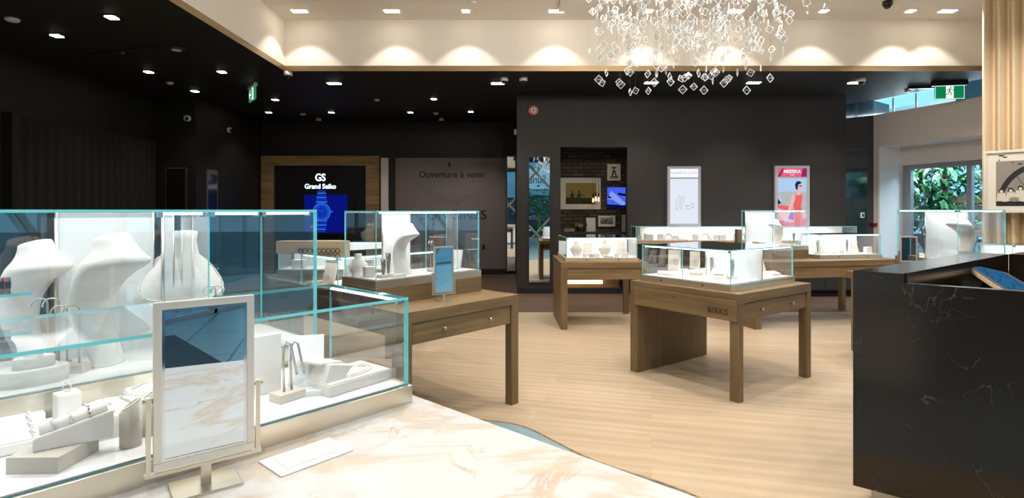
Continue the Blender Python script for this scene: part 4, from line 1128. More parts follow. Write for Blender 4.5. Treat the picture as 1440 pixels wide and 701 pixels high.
def ring_pts(c, rx, ry, axis, n=26, a0=0, a1=360):
    """ellipse around an axis through c; axis is the world direction the ring is threaded on"""
    ax = Vector(axis).normalized(); s = ax.orthogonal().normalized(); t_ = ax.cross(s)
    if abs(t_.z) < abs(s.z): s, t_ = t_, s
    return [Vector(c) + s * math.cos(R(a0 + (a1 - a0) * i / n)) * rx + t_ * math.sin(R(a0 + (a1 - a0) * i / n)) * ry for i in range(n)]

def finger_ring(label, pos, ang, r=.010, gem='silver_jewel'):
    t = thing('ring', label, 'ring', pos, ang)
    bm = BM(); tube(bm, [(math.cos(R(a)) * r, 0, r + .001 + math.sin(R(a)) * r) for a in range(0, 360, 20)], .0018, 6, closed=True); mk('band', bm, 'silver_jewel', t)
    bm = BM(); lathe(bm, [(.001, 0), (.005, .004), (.004, .006)], c=(0, 0, 2 * r), n=8); mk('gem', bm, gem, t); return t

FZ = TH + .0632          # deck of the low counter case
TZ = TH + .1332          # deck of the tall counter case
n47 = EF.a
# --- low counter case, left part
def P0(px, py, z=FZ): return at(px, py, z)
q = [P0(8, 668), P0(82, 667), P0(139, 634)]
back = [P0(139, 634) + Vector((-.045, .045, 0)), P0(82, 667) + Vector((-.045, .075, 0)), P0(8, 668) + Vector((.0, .085, 0))]
pts = [(p.x - q[0].x, p.y - q[0].y) for p in q + back]
t = thing('angled_plinth', 'low grey angled plinth at the front of the low counter case', 'plinth', q[0])
bm = BM(); prism(bm, pts, 0, .034); mk('body', bm, 'leatherette_grey', t)
bm = BM(); prism(bm, [(p[0] * 1.0, p[1]) for p in pts], .0341, .037); mk('lid', bm, 'leatherette_grey', t)
# white ramp with a padded roll
c = P0(85, 640); c = c + Vector((-.02, .03, 0))
def ramp(label, pos, ang, L_, d_, h0, h1, roll=True):
    t = thing('bracelet_ramp', label, 'display stand', pos, ang)
    bm = BM(); xprism(bm, [(-L_ / 2, 0), (L_ / 2, 0), (L_ / 2, h1), (-L_ / 2, h0)], -d_ / 2, d_ / 2); bmesh.ops.bevel(bm, geom=list(bm.edges), offset=.002, segments=2, affect='EDGES'); mk('wedge', bm, 'leatherette_white', t)
    if roll:
        bm = BM(); s_ = math.atan2(h1 - h0, L_); tube(bm, [(-L_ / 2 + .012, 0, h0 + .006), (L_ / 2 - .012, 0, h1 + .006)], .016, 18); mk('roll', bm, 'leatherette_white', t)
    return t
ra = R(36)
rp = P0(84, 636) + Vector((-.01, .055, .0374)); RL = .15
rp = P0(84, 655) + Vector((0, .045, .0374))
ramp('white sloping wedge with a padded roll of bracelets in the low counter case', rp, ra, RL, .052, .030, .066)
rd = Vector((math.cos(ra), math.sin(ra), (.036) / RL)); mid = rp + Vector((0, 0, .048 + .006))
for k, (s, acc, lab) in enumerate(((-.040, None, 'silver bracelet at the low end of the white padded roll'), (-.005, None, 'thin diamond bracelet in the middle of the white padded roll'), (.030, ('ruby', 2), 'bracelet of red stones near the high end of the white padded roll'))):
    beads('bracelet', lab, 'bracelet', ring_pts(mid + rd * s, .0185, .0185, rd), .0026, 'silver_jewel', True, acc)
block('ring_block', 'tall white block with a ring on top in the low counter case', 'block', P0(82, 600) + Vector((0, .03, 0)), n47 + .1, .055, .05, .085, 'leatherette_white', .005)
finger_ring('ring with a stone on the tall white block', P0(82, 600) + Vector((0, .03, .0855)), .4)
wp = P0(14, 640) + Vector((-.02, .05, 0))
t = block('bracelet_wedge', 'white sloped wedge at the far left of the low counter case', 'wedge', wp, n47 - .1, .10, .12, .065, 'leatherette_white', .004, top=.45)
sl = [wp + Vector((.02 * math.cos(n47) - y * math.sin(n47), .02 * math.sin(n47) + y * math.cos(n47), .049 + y * .28 + .004)) for y in [(-.055 + .0055 * k) for k in range(21)]]
beads('bracelet', 'chunky silver bracelet draped over the white wedge at the far left', 'bracelet', [p + Vector((.004 * math.sin(i * 1.1), 0, 0)) for i, p in enumerate(sl)], .0045, 'silver_jewel')
# white oval block with three bracelets
ob = P0(132, 622) + Vector((0, .055, 0))
bm = BM(); lathe(bm, [(.075, 0), (.075, .066), (.071, .072)], n=32, sx=1.0, sy=.62)
for v in bm.verts: v.co.z += (.012 * v.co.y / .05) if v.co.z > .05 else 0
o = mk('bracelet_block', bm, 'leatherette_white', None, ob, n47 + R(5)); tag(o, 'white oval block with three bracelets across its top in the low counter case', 'block')
for k, lab in enumerate(('left bracelet on the white oval block', 'middle bracelet on the white oval block', 'right bracelet on the white oval block')):
    f_ = Fr(ob.x, ob.y, n47 + R(5)); xo = -.04 + .04 * k
    beads('bracelet', lab, 'bracelet', [f_.p(xo + .006 * math.sin(i * .5), -.035 + .07 * i / 10, ob.z + .072 + (-.035 + .07 * i / 10) * .24 + .0045) for i in range(11)], .0038, 'silver_jewel')
# slanted grey cylinders
def slant_cylinder(label, pos, r, h):
    bm = BM(); lathe(bm, [(r, 0), (r, h)], n=28)
    for v in bm.verts:
        if v.co.z > h * .5: v.co.z += v.co.x * .55 + v.co.y * .35
    o = mk('bracelet_cylinder', bm, 'leatherette_grey', None, pos); return tag(o, label, 'stand')
c1 = P0(174, 633) + Vector((0, .025, 0)); c2 = P0(203, 616) + Vector((0, .025, 0))
slant_cylinder('front slanted grey cylinder holding a bracelet in the low counter case', c1, .024, .10); slant_cylinder('rear slanted grey cylinder holding a bracelet, beside the mirror', c2, .024, .10)
for c_, lab in ((c1, 'sparkling bracelet curled on top of the front grey cylinder'), (c2, 'silver bracelet curled on top of the rear grey cylinder')):
    beads('bracelet', lab, 'bracelet', [c_ + Vector((math.cos(R(a)) * .017, math.sin(R(a)) * .017, .1042 + math.cos(R(a)) * .017 * .55 + math.sin(R(a)) * .017 * .35)) for a in range(0, 360, 15)], .0032, 'silver_jewel', True)
bp = P0(186, 588) + Vector((0, .045, 0))
block('bracelet_block', 'white rounded block with a silver band, behind the grey cylinders', 'block', bp, n47, .085, .06, .075, 'leatherette_white', .012)
beads('bracelet', 'silver band over the white block behind the grey cylinders', 'bracelet', [bp + Vector((-.01, -.032 + .064 * i / 8, .0795)) for i in range(9)], .004, 'silver_jewel')
# --- low counter case, right of the standing mirror
hs = P0(399, 566) + Vector((0, .03, 0))
t = thing('earring_stand', 'beige block stand with two tall looped rods in the low counter case', 'stand', hs, n47 + R(8))
bm = BM(); box(bm, -.045, .045, -.03, .03, 0, .026, 0, .002); mk('base', bm, 'leatherette_cream', t)
for x, hh in ((-.012, .185), (.014, .18)):
    bm = BM(); tube(bm, [(x, .0, .026), (x - .004, 0, hh * .6), (x - .002, 0, hh - .02), (x + .008, -.002, hh - .004), (x + .018, -.006, hh - .012), (x + .027, -.012, hh * .62), (x + .034, -.016, hh * .40)], .004, 10); mk('rod', bm, 'satin_steel', t)
sp = P0(432, 556) + Vector((-.05, .10, 0))
t = easel('leaning pale translucent easel behind the looped rod stand', P0(425, 556) + Vector((.0, .03, 0)), n47 - R(30), .11, .165, 'frost_white', .45)
block('display_slab', 'tall white slab standing behind the mirror in the low counter case', 'slab', P0(370, 566) + Vector((-.03, .08, 0)), n47, .10, .02, .19, 'leatherette_white')
# necklace tray
A_, B_, C_ = P0(463, 560), P0(551, 533), P0(433, 536)
ta = math.atan2(B_.y - A_.y, B_.x - A_.x); LW = (B_ - A_).length; DW = .175
TF = Fr(A_.x, A_.y, ta)
t = thing('necklace_tray', 'white square tray with a folded neck rest near the end of the low counter case', 'tray', (A_.x, A_.y, FZ), ta)
bm = BM(); box(bm, 0, LW, 0, DW, 0, .034, 0, .003); mk('tray_base', bm, 'leatherette_white', t)
bm = BM(); box(bm, .004, LW - .004, .004, DW - .004, .0342, .037); mk('pad', bm, 'leatherette_white', t)
bm = BM(); xprism(bm, [(.0, 0), (.07, 0), (.105, .035), (.02, .055)], 0, .125); mk('neck_rest', bm, 'leatherette_white', t, (.006, .03, .0372), 0)
bm = BM(); xprism(bm, [(.0, .055), (.10, .040), (.10, .046), (.0, .062)], 0, .10); mk('collar_flap', bm, 'leatherette_white', t, (.0, .05, .0372), R(12))
for k, (lab, off) in enumerate((('outer pearl necklace laid on the white tray', 0), ('inner pearl necklace laid on the white tray', .016))):
    pts = [TF.p(.105 + (LW - .135 - off) * math.sin(R(a)) * 1.0, DW / 2 + (DW / 2 - .022 - off) * math.cos(R(a)), FZ + .0372 + .0035) for a in range(0, 181, 9)]
    beads('necklace', lab, 'necklace', pts, .0034, 'pearl')
# necklace reflections are real: a second tray in the tall case behind
tp = EF.p(-.30, .80, TZ); t = thing('necklace_tray', 'white tray with a pearl necklace in the tall case, behind the standing mirror', 'tray', EF.p(-.42, .62, TZ), n47)
bm = BM(); box(bm, 0, .20, 0, .16, 0, .03, 0, .003); mk('tray_base', bm, 'leatherette_white', t)
bm = BM(); box(bm, .01, .19, .01, .15, .0302, .033); mk('pad', bm, 'leatherette_white', t)
t2 = Fr(EF.p(-.42, .62).x, EF.p(-.42, .62).y, n47)
beads('necklace', 'pearl necklace on the white tray in the tall case', 'necklace', [t2.p(.04 + .13 * math.sin(R(a)), .08 + .06 * math.cos(R(a)), TZ + .033 + .004) for a in range(0, 181, 10)], .0038, 'pearl')
# --- tall counter case
ba = R(-6)
bust('large white swooping necklace bust in the tall counter case, nearest the viewer', EF.p(-.70, .755, TZ), ba, .435, .24)
bust('smaller white swooping bust at the far left of the tall counter case', EF.p(-.875, .92, TZ), ba, .415, .20, reach=.25)
fb = EF.p(-.425, .945, TZ)
FA = EF.a - R(86)
front_bust('smooth white bust with a pearl necklace above the standing mirror', fb, FA, .43, .32, chest=.02)
bpts = []
PR = ((.20, .20, .36), (.44, .25, .50), (.55, .235, .45), (.65, .20, .37), (.74, .155, .28), (.80, .125, .21))
half = [(150, .795), (120, .785), (100, .765), (90, .73), (86, .69), (82, .63), (78, .57), (72, .51), (62, .455), (45, .42), (25, .40), (0, .39)]
for a, z in half + [(-a, z) for a, z in half[::-1][1:]]:
    for (za, rxa, rya), (zb_, rxb, ryb) in zip(PR, PR[1:]):
        if za <= z <= zb_: f_ = (z - za) / (zb_ - za); rx_, ry_ = rxa + (rxb - rxa) * f_, rya + (ryb - rya) * f_
    bpts.append(fb + Matrix.Rotation(FA, 3, 'Z') @ Vector((math.cos(R(a)) * (rx_ * .43 * .62 + .004) + .02 * (.85 - z), math.sin(R(a)) * (ry_ * .32 * 1.05 + .004), z * .43)))
beads('necklace', 'string of pearls around the smooth white bust', 'necklace', bpts, .004, 'pearl')
hook_stand('earring stand with two curled dark rods in the tall case, left of the large bust', EF.p(-.80, .73, TZ), R(8), .215, 2, .085)
hook_stand('second curled-rod earring stand in the tall case, close behind the first', EF.p(-.84, .80, TZ), R(8), .235, 2, .08)
hook_stand('earring stand with curled rods half hidden by the standing mirror', EF.p(-.36, .72, TZ), R(8), .235, 2, .06)
oz = EF.p(-.905, .665, TZ)
t = thing('tiered_riser', 'two-tier white oval riser at the far left of the tall counter case', 'riser', oz, n47)
bm = BM(); lathe(bm, [(.085, 0), (.085, .045), (.082, .048)], n=32, sx=1.0, sy=.55); mk('lower_tier', bm, 'leatherette_white', t)
bm = BM(); lathe(bm, [(.05, .0482), (.05, .078), (.047, .081)], n=28, sx=1.0, sy=.55); mk('upper_tier', bm, 'leatherette_white', t)
beads('bracelet', 'thin bracelet lying on the two-tier white riser', 'bracelet', [oz + Vector((math.cos(R(a)) * .026, math.sin(R(a)) * .018, .0845)) for a in range(0, 360, 20)], .0028, 'silver_jewel', True)
sh = EF.p(-.93, .70, TH + .418)
for k in range(2):
    f_ = EF.p(-1.10 + .10 * k, .70, TH + .4182)
    t = thing('bangle_roll', ('first', 'second')[k] + ' dark roll of bracelets from the left on the glass shelf at the far left', 'bracelet roll', f_, n47)
    bm = BM(); tube(bm, [(-.045, 0, .018), (.045, 0, .018)], .018, 16); mk('roll', bm, 'facade_dark', t)
    for j in range(4):
        bm = BM(); tube(bm, [(-.03 + .02 * j, math.cos(R(a)) * .0185, .018 + math.sin(R(a)) * .0185) for a in range(0, 360, 24)], .002, 6, closed=True); mk('bangle', bm, ['silver_jewel', 'gold_jewel', 'silver_jewel', 'ruby'][j], t)

# --- standing mirrors
def vanity(label, base, ang, w_, h_, zc, frame_mat, fw, tilt=0.0, post=True):
    """tilting counter mirror: base plate, stem, U-shaped yoke and framed glass; zc is the centre height above the base"""
    t = thing('standing_mirror', label, 'mirror', base, ang)
    zb = zc - h_ / 2
    bm = BM(); box(bm, -w_ * .34, w_ * .34, -w_ * .25, w_ * .25, 0, .006, 0, .002); mk('base_plate', bm, 'champagne_metal', t)
    bm = BM(); box(bm, -.011, .011, -.006, .006, .0062, zb - .012); mk('stem', bm, 'champagne_metal', t)
    yk = w_ / 2 + .009; bm = BM(); box(bm, -yk - .008, yk + .008, -.006, .006, zb - .012, zb - .004)
    for s_ in (-1, 1): box(bm, s_ * yk - .005, s_ * yk + .005, -.006, .006, zb - .004, zc - h_ * .06)
    for s_ in (-1, 1): cyl(bm, (s_ * yk - .012, 0, zc - h_ * .08), .005, .024, 'x', 10)
    mk('yoke', bm, 'champagne_metal', t)
    fr_ = BM(); i = fw
    for (a, b, c_, d_) in ((-w_ / 2, w_ / 2, h_ / 2 - i, h_ / 2), (-w_ / 2, w_ / 2, -h_ / 2, -h_ / 2 + i), (-w_ / 2, -w_ / 2 + i, -h_ / 2 + i, h_ / 2 - i), (w_ / 2 - i, w_ / 2, -h_ / 2 + i, h_ / 2 - i)):
        box(fr_, a, b, -.007, .007, c_, d_, 0, .0015)
    f_ = mk('frame', fr_, frame_mat, t, (0, 0, zc), rot=(tilt, 0, 0))
    bm = BM(); box(bm, -w_ / 2 + i, w_ / 2 - i, -.003, .003, -h_ / 2 + i, h_ / 2 - i, 0, 0); mk('mirror_glass', bm, 'mirror_glass', f_)
    bm = BM(); e = .006
    for (a, b, c_, d_) in ((-w_ / 2 + i, w_ / 2 - i, h_ / 2 - i - e, h_ / 2 - i), (-w_ / 2 + i, w_ / 2 - i, -h_ / 2 + i, -h_ / 2 + i + e), (-w_ / 2 + i, -w_ / 2 + i + e, -h_ / 2 + i + e, h_ / 2 - i - e), (w_ / 2 - i - e, w_ / 2 - i, -h_ / 2 + i + e, h_ / 2 - i - e)):
        box(bm, a, b, -.0045, -.003, c_, d_)
    mk('bevel_edge', bm, 'chrome', f_)
    return t
ma = math.atan2(.606, .795)
vanity('large champagne-framed tilting mirror standing on the marble counter', (-.728, 1.327, TH), ma, .212, .382, .253, 'frame_champagne', .017)
vanity('small champagne-framed mirror on the left display table before the tall case', (-.494, 4.04, TH), R(27), .148, .335, .225, 'champagne_metal', .011)
T5m = at(1276, 398, TH); vanity('small framed mirror on the table behind the stone desk', (4.02, 5.66, TH), R(-8), .162, .262, .26, 'leatherette_grey', .014)
# flat pad
pa, pb_, pc = at(395.4, 671.5, TH + .002), at(497, 634, TH + .002), at(462, 615, TH + .002)
pang = math.atan2(pb_.y - pa.y, pb_.x - pa.x); dv = pc - pb_
t = thing('presentation_pad', 'flat white presentation pad with a stitched border lying on the marble counter', 'pad', (pa.x, pa.y, TH), pang)
lw_ = (pb_ - pa).length; dw_ = .125
bm = BM(); box(bm, 0, lw_, 0, dw_, 0, .004, 0, .0015); mk('pad', bm, 'leatherette_white', t)
bm = BM()
for (x0, x1, y0, y1) in ((.03, lw_ - .03, .026, .0275), (.03, lw_ - .03, dw_ - .0275, dw_ - .026), (.03, .0315, .026, dw_ - .026), (lw_ - .0315, lw_ - .03, .026, dw_ - .026)): box(bm, x0, x1, y0, y1, .0041, .0046)
mk('stitching', bm, 'leatherette_grey', t)
# ------------------------------------------------------------------ pieces in the other cases
# left table tall case
z1 = TH + .118 + .0572
bust('white swooping necklace bust in the tall case on the left table', RT.p(.40, .20, z1), R(-8), .37, .22, reach=.27, foot=.16)
rod_stand('taller dark earring stand beside the bust on the left table', RT.p(.20, .14, z1), a1, .17)
rod_stand('shorter earring stand beside the bust on the left table', RT.p(.13, .10, z1), a1, .13)
block('ring_cube', 'white cube carrying a ring in the left table tall case', 'block', RT.p(.09, .22, z1), a1 - .3, .07, .07, .075, 'leatherette_white')
finger_ring('ring on the white cube in the left table tall case', RT.p(.09, .22, z1 + .0755), a1)
block('display_step', 'low white step in front of the bust in the left table tall case', 'block', RT.p(.24, .075, z1), a1, .11, .05, .02, 'leatherette_white')
front_bust('small white bust at the rear corner of the left table tall case', RT.p(.07, .33, z1), R(-60), .16, .14)
easel('white easel at the far end of the left table tall case', RT.p(.88, .22, z1), a1 - R(70), .14, .15)
hook_stand('curled-rod stand behind the small mirror in the left table case', RT.p(.62, .16, z1), a1, .24, 2, .06)
# low case behind
z2 = TH + .054
for k, (x, y, lab) in enumerate(((.16, .14, 'white easel nearest the corner of the low case behind the tall one'), (.30, .20, 'second white easel in the low case behind the tall one'), (.12, .36, 'white easel at the rear of the low case behind the tall one'))):
    easel(lab, LT.p(x, y, z2), a1 - R(60), .10, .17, 'leatherette_cream', .4)
block('display_step', 'flat cream step in the low case behind the tall one', 'block', LT.p(.10, .48, z2), a1, .14, .1, .03, 'leatherette_cream')
tr = thing('reflection_tray', 'reflection of a glass case, built as a long cream tray of dark jewellery', 'tray', LT.p(.08, .50, 1.151), R(2))  # a reflection in the end glass, built as a solid tray
bm = BM(); box(bm, -.30, .26, 0, .12, 0, .10, 0, .003); mk('tray_base', bm, 'pale_oak', tr)
rr = random.Random(8)
for k in range(9):
    bm = BM(); x = -.1 + .037 * k; tube(bm, [(x + math.cos(R(a)) * .018, -.008 - .001 * k, .022 + math.sin(R(a)) * .02) for a in range(0, 360, 24)], .004, 6, closed=True); mk('bangle', bm, 'dark_steel', tr)
# farthest case
z0_ = TH + .054
for k, (x, lab) in enumerate(((.25, 'white block in the farthest case under the watch screen, leftmost'), (.6, 'white block in the middle of the farthest case'), (.95, 'white block at the near end of the farthest case'))):
    block('display_block', lab, 'block', T0.p(x, .15, z0_), 0, .12, .1, .09, 'leatherette_white')
o = BM(); box(o, -.12, .12, -.08, .08, 0, .006); o = mk('silk_cloth', o, 'facade_dark', None, T0.p(.55, .2, 1.1805), .3); tag(o, 'small dark folded cloth on top of the farthest glass case', 'cloth')
# centre case
z3 = TH + .0582
def pc(px, py): p = at(px, py, z3); return p
easel('tall cream slanted easel at the far corner of the centre case', pc(948, 381), R(-20), .12, .20, 'leatherette_cream', .30)
block('ring_tray', 'low white tray in front of the tall cream easel, centre case', 'tray', pc(938, 387), R(-15), .17, .09, .035, 'leatherette_white', .004, top=.7)
block('display_step', 'small white cube beside the low tray in the centre case', 'block', pc(962, 387), R(-30), .06, .06, .055, 'leatherette_white')
block('gift_box', 'flat beige box in the middle of the centre case', 'box', pc(979, 387.5), R(-30), .11, .08, .03, 'leatherette_grey')
easel('cream slanted easel at the back of the centre case behind the beige box', pc(977, 378), R(-20), .10, .17, 'leatherette_cream', .35)
rod_stand('silver earring stand on a beige base in the centre case, farther one', pc(1001, 388), R(-30), .17)
rod_stand('silver earring stand nearest the front corner of the centre case', pc(1030, 393), R(-30), .17)
easel('cream tall easel behind the white name block in the centre case', pc(1016, 384), R(-25), .12, .19, 'leatherette_cream', .18)
nb = block('name_block', 'white wedge block with a small dark inscription in the centre case', 'block', pc(1012, 392.5), R(-30), .13, .07, .085, 'leatherette_white', .003, top=.55)
bm = BM(); box(bm, -.035, .035, -.0005, .0, .0, .006); mk('inscription', bm, 'ink_grey', nb, (0, -.0362, .036))
easel('white slanted easel behind the divider of the centre case', pc(1074, 386), R(30), .10, .15, 'leatherette_white', .35)
block('display_step', 'low white wedge beside the divider of the centre case', 'block', pc(1087, 387), R(30), .13, .08, .035, 'leatherette_white', .003, top=.5)
# niche table case
z4 = TH + .0492; N3 = Fr(.68, 7.09, R(1))
front_bust('cream necklace bust at the left of the niche table case', N3.p(.17, .22, z4), R(-92), .20, .16, 'leatherette_cream')
front_bust('cream necklace bust in the middle of the niche table case', N3.p(.54, .22, z4), R(-92), .21, .16, 'leatherette_cream')
block('display_slab', 'cream slab between the two busts in the niche table case', 'slab', N3.p(.34, .36, z4), R(1), .12, .03, .17, 'leatherette_cream')
block('display_slab', 'cream slab at the right end of the niche table case', 'slab', N3.p(.78, .36, z4), R(1), .11, .03, .19, 'leatherette_cream')
for k, (x, y, w_, h_, lab) in enumerate(((.26, .10, .05, .05, 'small white block beside the left bust, niche table case'), (.34, .12, .05, .04, 'grey low block in front of the slab, niche table case'), (.41, .10, .08, .045, 'small white tray before the middle bust, niche table case'), (.67, .10, .05, .05, 'small white cube right of the middle bust, niche table case'), (.78, .12, .09, .055, 'white block before the right slab, niche table case'))):
    block('display_block', lab, 'block', N3.p(x, y, z4), R(1), w_, .05, h_, 'leatherette_grey' if 'grey' in lab else 'leatherette_white')
block('name_plate', 'flat grey tablet lying before the middle bust of the niche table case', 'plate', N3.p(.56, .08, z4), R(1), .12, .06, .015, 'leatherette_grey')
# long back table
z5 = TH + .118 + .0572
bust('white necklace bust in the tall case on the long back table', T4T.p(.29, .28, z5), R(190), .35, .22, foot=.1)
rod_stand('slim metal earring stand in the tall case on the back table', T4T.p(.46, .14, z5), R(15), .17)
block('display_step', 'flat white step in the tall case on the back table', 'block', T4T.p(.07, .36, z5), R(15), .10, .14, .04, 'leatherette_white')
block('display_step', 'oval cream foot plate before the bust on the back table', 'block', T4T.p(.22, .10, z5), R(15), .14, .06, .015, 'leatherette_cream')
z6 = TH + .0542; L4 = Fr(T4L.p(.05, 0).x, T4L.p(.05, 0).y, R(11))
for x, y, lab in ((.10, .16, 'slim earring stand at the left end of the low back-table case'), (.56, .16, 'slim earring stand in the middle of the low back-table case')):
    rod_stand(lab, L4.p(x, y, z6), R(11), .20)
easel('white easel left of the middle in the low back-table case', L4.p(.20, .20, z6), R(11), .10, .16, 'leatherette_cream', .3)
easel('white easel at the right of the low back-table case', L4.p(.74, .20, z6), R(11), .11, .18, 'leatherette_cream', .3)
for x, w_, h_, lab in ((.30, .09, .03, 'low white step in the low back-table case, left part'), (.42, .08, .05, 'white block in the low back-table case, left of the seam'), (.64, .10, .03, 'low white step in the low back-table case, right of the seam'), (.86, .09, .09, 'white cube at the right end of the low back-table case')):
    block('display_block', lab, 'block', L4.p(x, .12, z6), R(11), w_, .06, h_, 'leatherette_white')
# desk-side tall case
f5 = Fr(T5T.p(0, 0).x, T5T.p(0, 0).y, R(4))
bust('arched white bracelet stand in the tall case behind the stone desk', f5.p(.20, .17, z5), R(188), .43, .22, neck=False, reach=.30, foot=.05)
rod_stand('slim earring stand beside the arched white stand', f5.p(.44, .30, z5), R(4), .22)
block('display_block', 'small cream cube in the tall case behind the stone desk', 'block', f5.p(.16, .10, z5), R(4), .07, .06, .09, 'leatherette_cream')
block('display_step', 'low white step in the far part of the desk-side tall case', 'block', f5.p(.10, .60, z5), R(4), .12, .1, .03, 'leatherette_white')
f6 = Fr(4.95, 5.52, R(4))
block('display_block', 'white block in the low case beside the beige curtain', 'block', f6.p(.25, .18, z6), R(4), .12, .08, .12, 'leatherette_white')
block('display_block', 'wider white block at the far end of the low case by the beige curtain', 'block', f6.p(.55, .18, z6), R(4), .18, .08, .08, 'leatherette_white')
# wall case
def arch(label, x, w_, h_, lean):
    t = thing('collar_display', label, 'display stand', (2.12 + x, 9.60 + .22, .9842), lean)
    bm = BM(); n = 16; A1 = []; A2 = []; B1 = []; B2 = []
    for i in range(n + 1):
        a = math.pi * i / n; co, si = math.cos(a), math.sin(a)
        A1.append(bm.verts.new((co * w_ / 2, -.03, si * h_ * .86))); A2.append(bm.verts.new((co * w_ / 2, .03, si * h_)))
        B1.append(bm.verts.new((co * w_ * .22, -.05, si * h_ * .42))); B2.append(bm.verts.new((co * w_ * .22, .02, si * h_ * .5)))
    for i in range(n):
        for X, Y2 in ((A1, A2), (A2, B2), (B2, B1), (B1, A1)):
            f = bm.faces.new((X[i], X[i + 1], Y2[i + 1], Y2[i])); f.smooth = True
    mk('collar', bm, 'leatherette_white', t)
    bm = BM(); box(bm, -w_ * .45, w_ * .45, -.06, .05, -.0, .012, 0, .002); mk('base', bm, 'leatherette_grey', t)
    return t
arch('leftmost large round collar display in the wall case', .62, .30, .19, .1)
arch('second large round collar display in the wall case', 1.27, .28, .20, -.05)
arch('third round collar display in the wall case, beside the white upright stand', 1.92, .26, .19, .15)
for k, (x, w_, h_, top, lab) in enumerate((
    (.10, .07, .08, None, 'small cream block at the left end of the wall case'), (.26, .15, .12, .8, 'wide cream stand, second from the left in the wall case'), (.46, .10, .12, .85, 'narrow cream stand left of the first collar in the wall case'),
    (.72, .11, .12, .6, 'cream wedge just right of the first collar in the wall case'), (.86, .16, .10, .2, 'sloping triangular wedge right of the first collar in the wall case'), (1.06, .11, .11, .9, 'ribbed cream stand left of the second collar in the wall case'),
    (1.42, .10, .11, .8, 'cream stand right of the second collar in the wall case'), (1.54, .12, .11, .8, 'pair-width cream stand before the third collar in the wall case'), (1.76, .09, .13, .8, 'white upright stand left of the third collar in the wall case'), (2.10, .15, .11, .25, 'sloping wedge right of the third collar in the wall case'))):
    block('display_stand', lab, 'display stand', (2.12 + x, 9.60 + .12, .9842), .05 * ((k % 3) - 1), w_, .07, h_, 'leatherette_white', .004, top=top)
# slim box beside the tall case
o = BM(); box(o, -.035, .035, -.03, .03, 0, .39, 0, .003); o = mk('bronze_box', o, 'bronze_trim', None, (3.14, 7.75, TH + .0005), R(12)); tag(o, 'slim upright bronze box on the long back table, left of the tall case', 'box')

# ------------------------------------------------------------------ light boxes on the back wall
def lightbox(label, x0, x1, z0, z1):
    t = thing('light_box', label, 'light box', ((x0 + x1) / 2, BW, z0))
    w_, h_ = x1 - x0, z1 - z0; e = .045
    bm = BM()
    for (a, b, c_, d_) in ((-w_ / 2, w_ / 2, 0, e), (-w_ / 2, w_ / 2, h_ - e, h_), (-w_ / 2, -w_ / 2 + e, e, h_ - e), (w_ / 2 - e, w_ / 2, e, h_ - e)): box(bm, a, b, -.055, 0, c_, d_)
    box(bm, -w_ / 2 + e, w_ / 2 - e, -.056, -.045, h_ - .225, h_ - .20)
    mk('frame', bm, 'lightbox_frame', t); return t, w_, h_, e
t, w_, h_, e = lightbox('white glowing light box poster with pale jewellery on the charcoal wall', 2.79, 3.385, 1.215, 2.29)
bm = BM(); i = w_ / 2 - e
flat(bm, [(-i, e), (i, e), (i, h_ - .225), (-i, h_ - .225)], -.04, 0); flat(bm, [(-i, h_ - .20), (i, h_ - .20), (i, h_ - e), (-i, h_ - e)], -.04, 1)
for cx, cz, rx, rz in ((-.11, .42, .028, .13), (-.035, .425, .024, .115)):
    stroke(bm, [(cx + math.cos(R(a)) * rx + .25 * (cz - .42) + math.sin(R(a)) * .025, cz + math.sin(R(a)) * rz) for a in range(0, 361, 15)], .009, -.041, 2)
disc(bm, .06, .36, .035, .012, -.041, 2); stroke(bm, [(.15 + math.cos(R(a)) * .03, .37 + math.sin(R(a)) * .04) for a in range(0, 361, 24)], .012, -.041, 2); stroke(bm, [(.03, .31), (.12, .31)], .012, -.041, 2)
mk('poster', bm, ['lightbox_pale', 'lightbox_white', 'lightbox_stone'], t, recalc=False)
lettering('poster_lettering', 'ROBERTO COIN', .062, 'lightbox_stone', t, (0, -.043, h_ - .122), extrude=.0005, spacing=1.05)
t, w_, h_, e = lightbox('coral and pink light box poster of a woman in a sleeveless dress', 4.72, 5.335, 1.16, 2.30)
bm = BM(); i = w_ / 2 - e; zt_ = h_ - .225
Y_ = -.04
flat(bm, [(-i, e), (i, e), (i, zt_), (-i, zt_)], Y_, 0)
flat(bm, [(-i, h_ - .20), (i, h_ - .20), (i, h_ - e), (-i, h_ - e)], Y_, 2)
flat(bm, [(-i, h_ - .20), (-i + .05, h_ - .20), (-i + .12, h_ - e), (-i + .09, h_ - e)], Y_ - .0005, 6); flat(bm, [(i - .10, h_ - .20), (i, h_ - .20), (i, h_ - e), (i - .07, h_ - e)], Y_ - .0005, 6)
flat(bm, [(-i, .35), (i, .30), (i, .66), (-.1, .68), (-i, .66)], Y_ - .0005, 4)
rr = random.Random(2)
for k in range(60):
    x, z = rr.uniform(-i + .02, i - .02), rr.uniform(.40, .65); disc(bm, x, z, .014, .006, Y_ - .0008, 0, 6)
flat(bm, [(-i, .44), (-i + .2, .42), (-i + .32, .30), (-i, .30)], Y_ - .001, 1)
flat(bm, [(-i, .56), (-i + .07, .47), (-i, .44)], Y_ - .0012, 7); flat(bm, [(-i, .62), (-i + .08, .52), (-i + .06, .47), (-i, .58)], Y_ - .0011, 0)
flat(bm, [(-i, e), (i, e), (i, .34), (-.05, .32), (-i, .38)], Y_ - .0012, 3)
flat(bm, [(-i, .17), (0, .12), (i, .20), (i, e), (-i, e)], Y_ - .0014, 2); flat(bm, [(-.10, .30), (.05, .30), (.02, .16), (-.10, .20)], Y_ - .0015, 5)
flat(bm, [(.02, e), (.20, e), (.18, .30), (.16, .42), (.19, .58), (.17, .63), (.10, .61), (.05, .62), (.01, .52), (.035, .34)], Y_ - .002, 1)
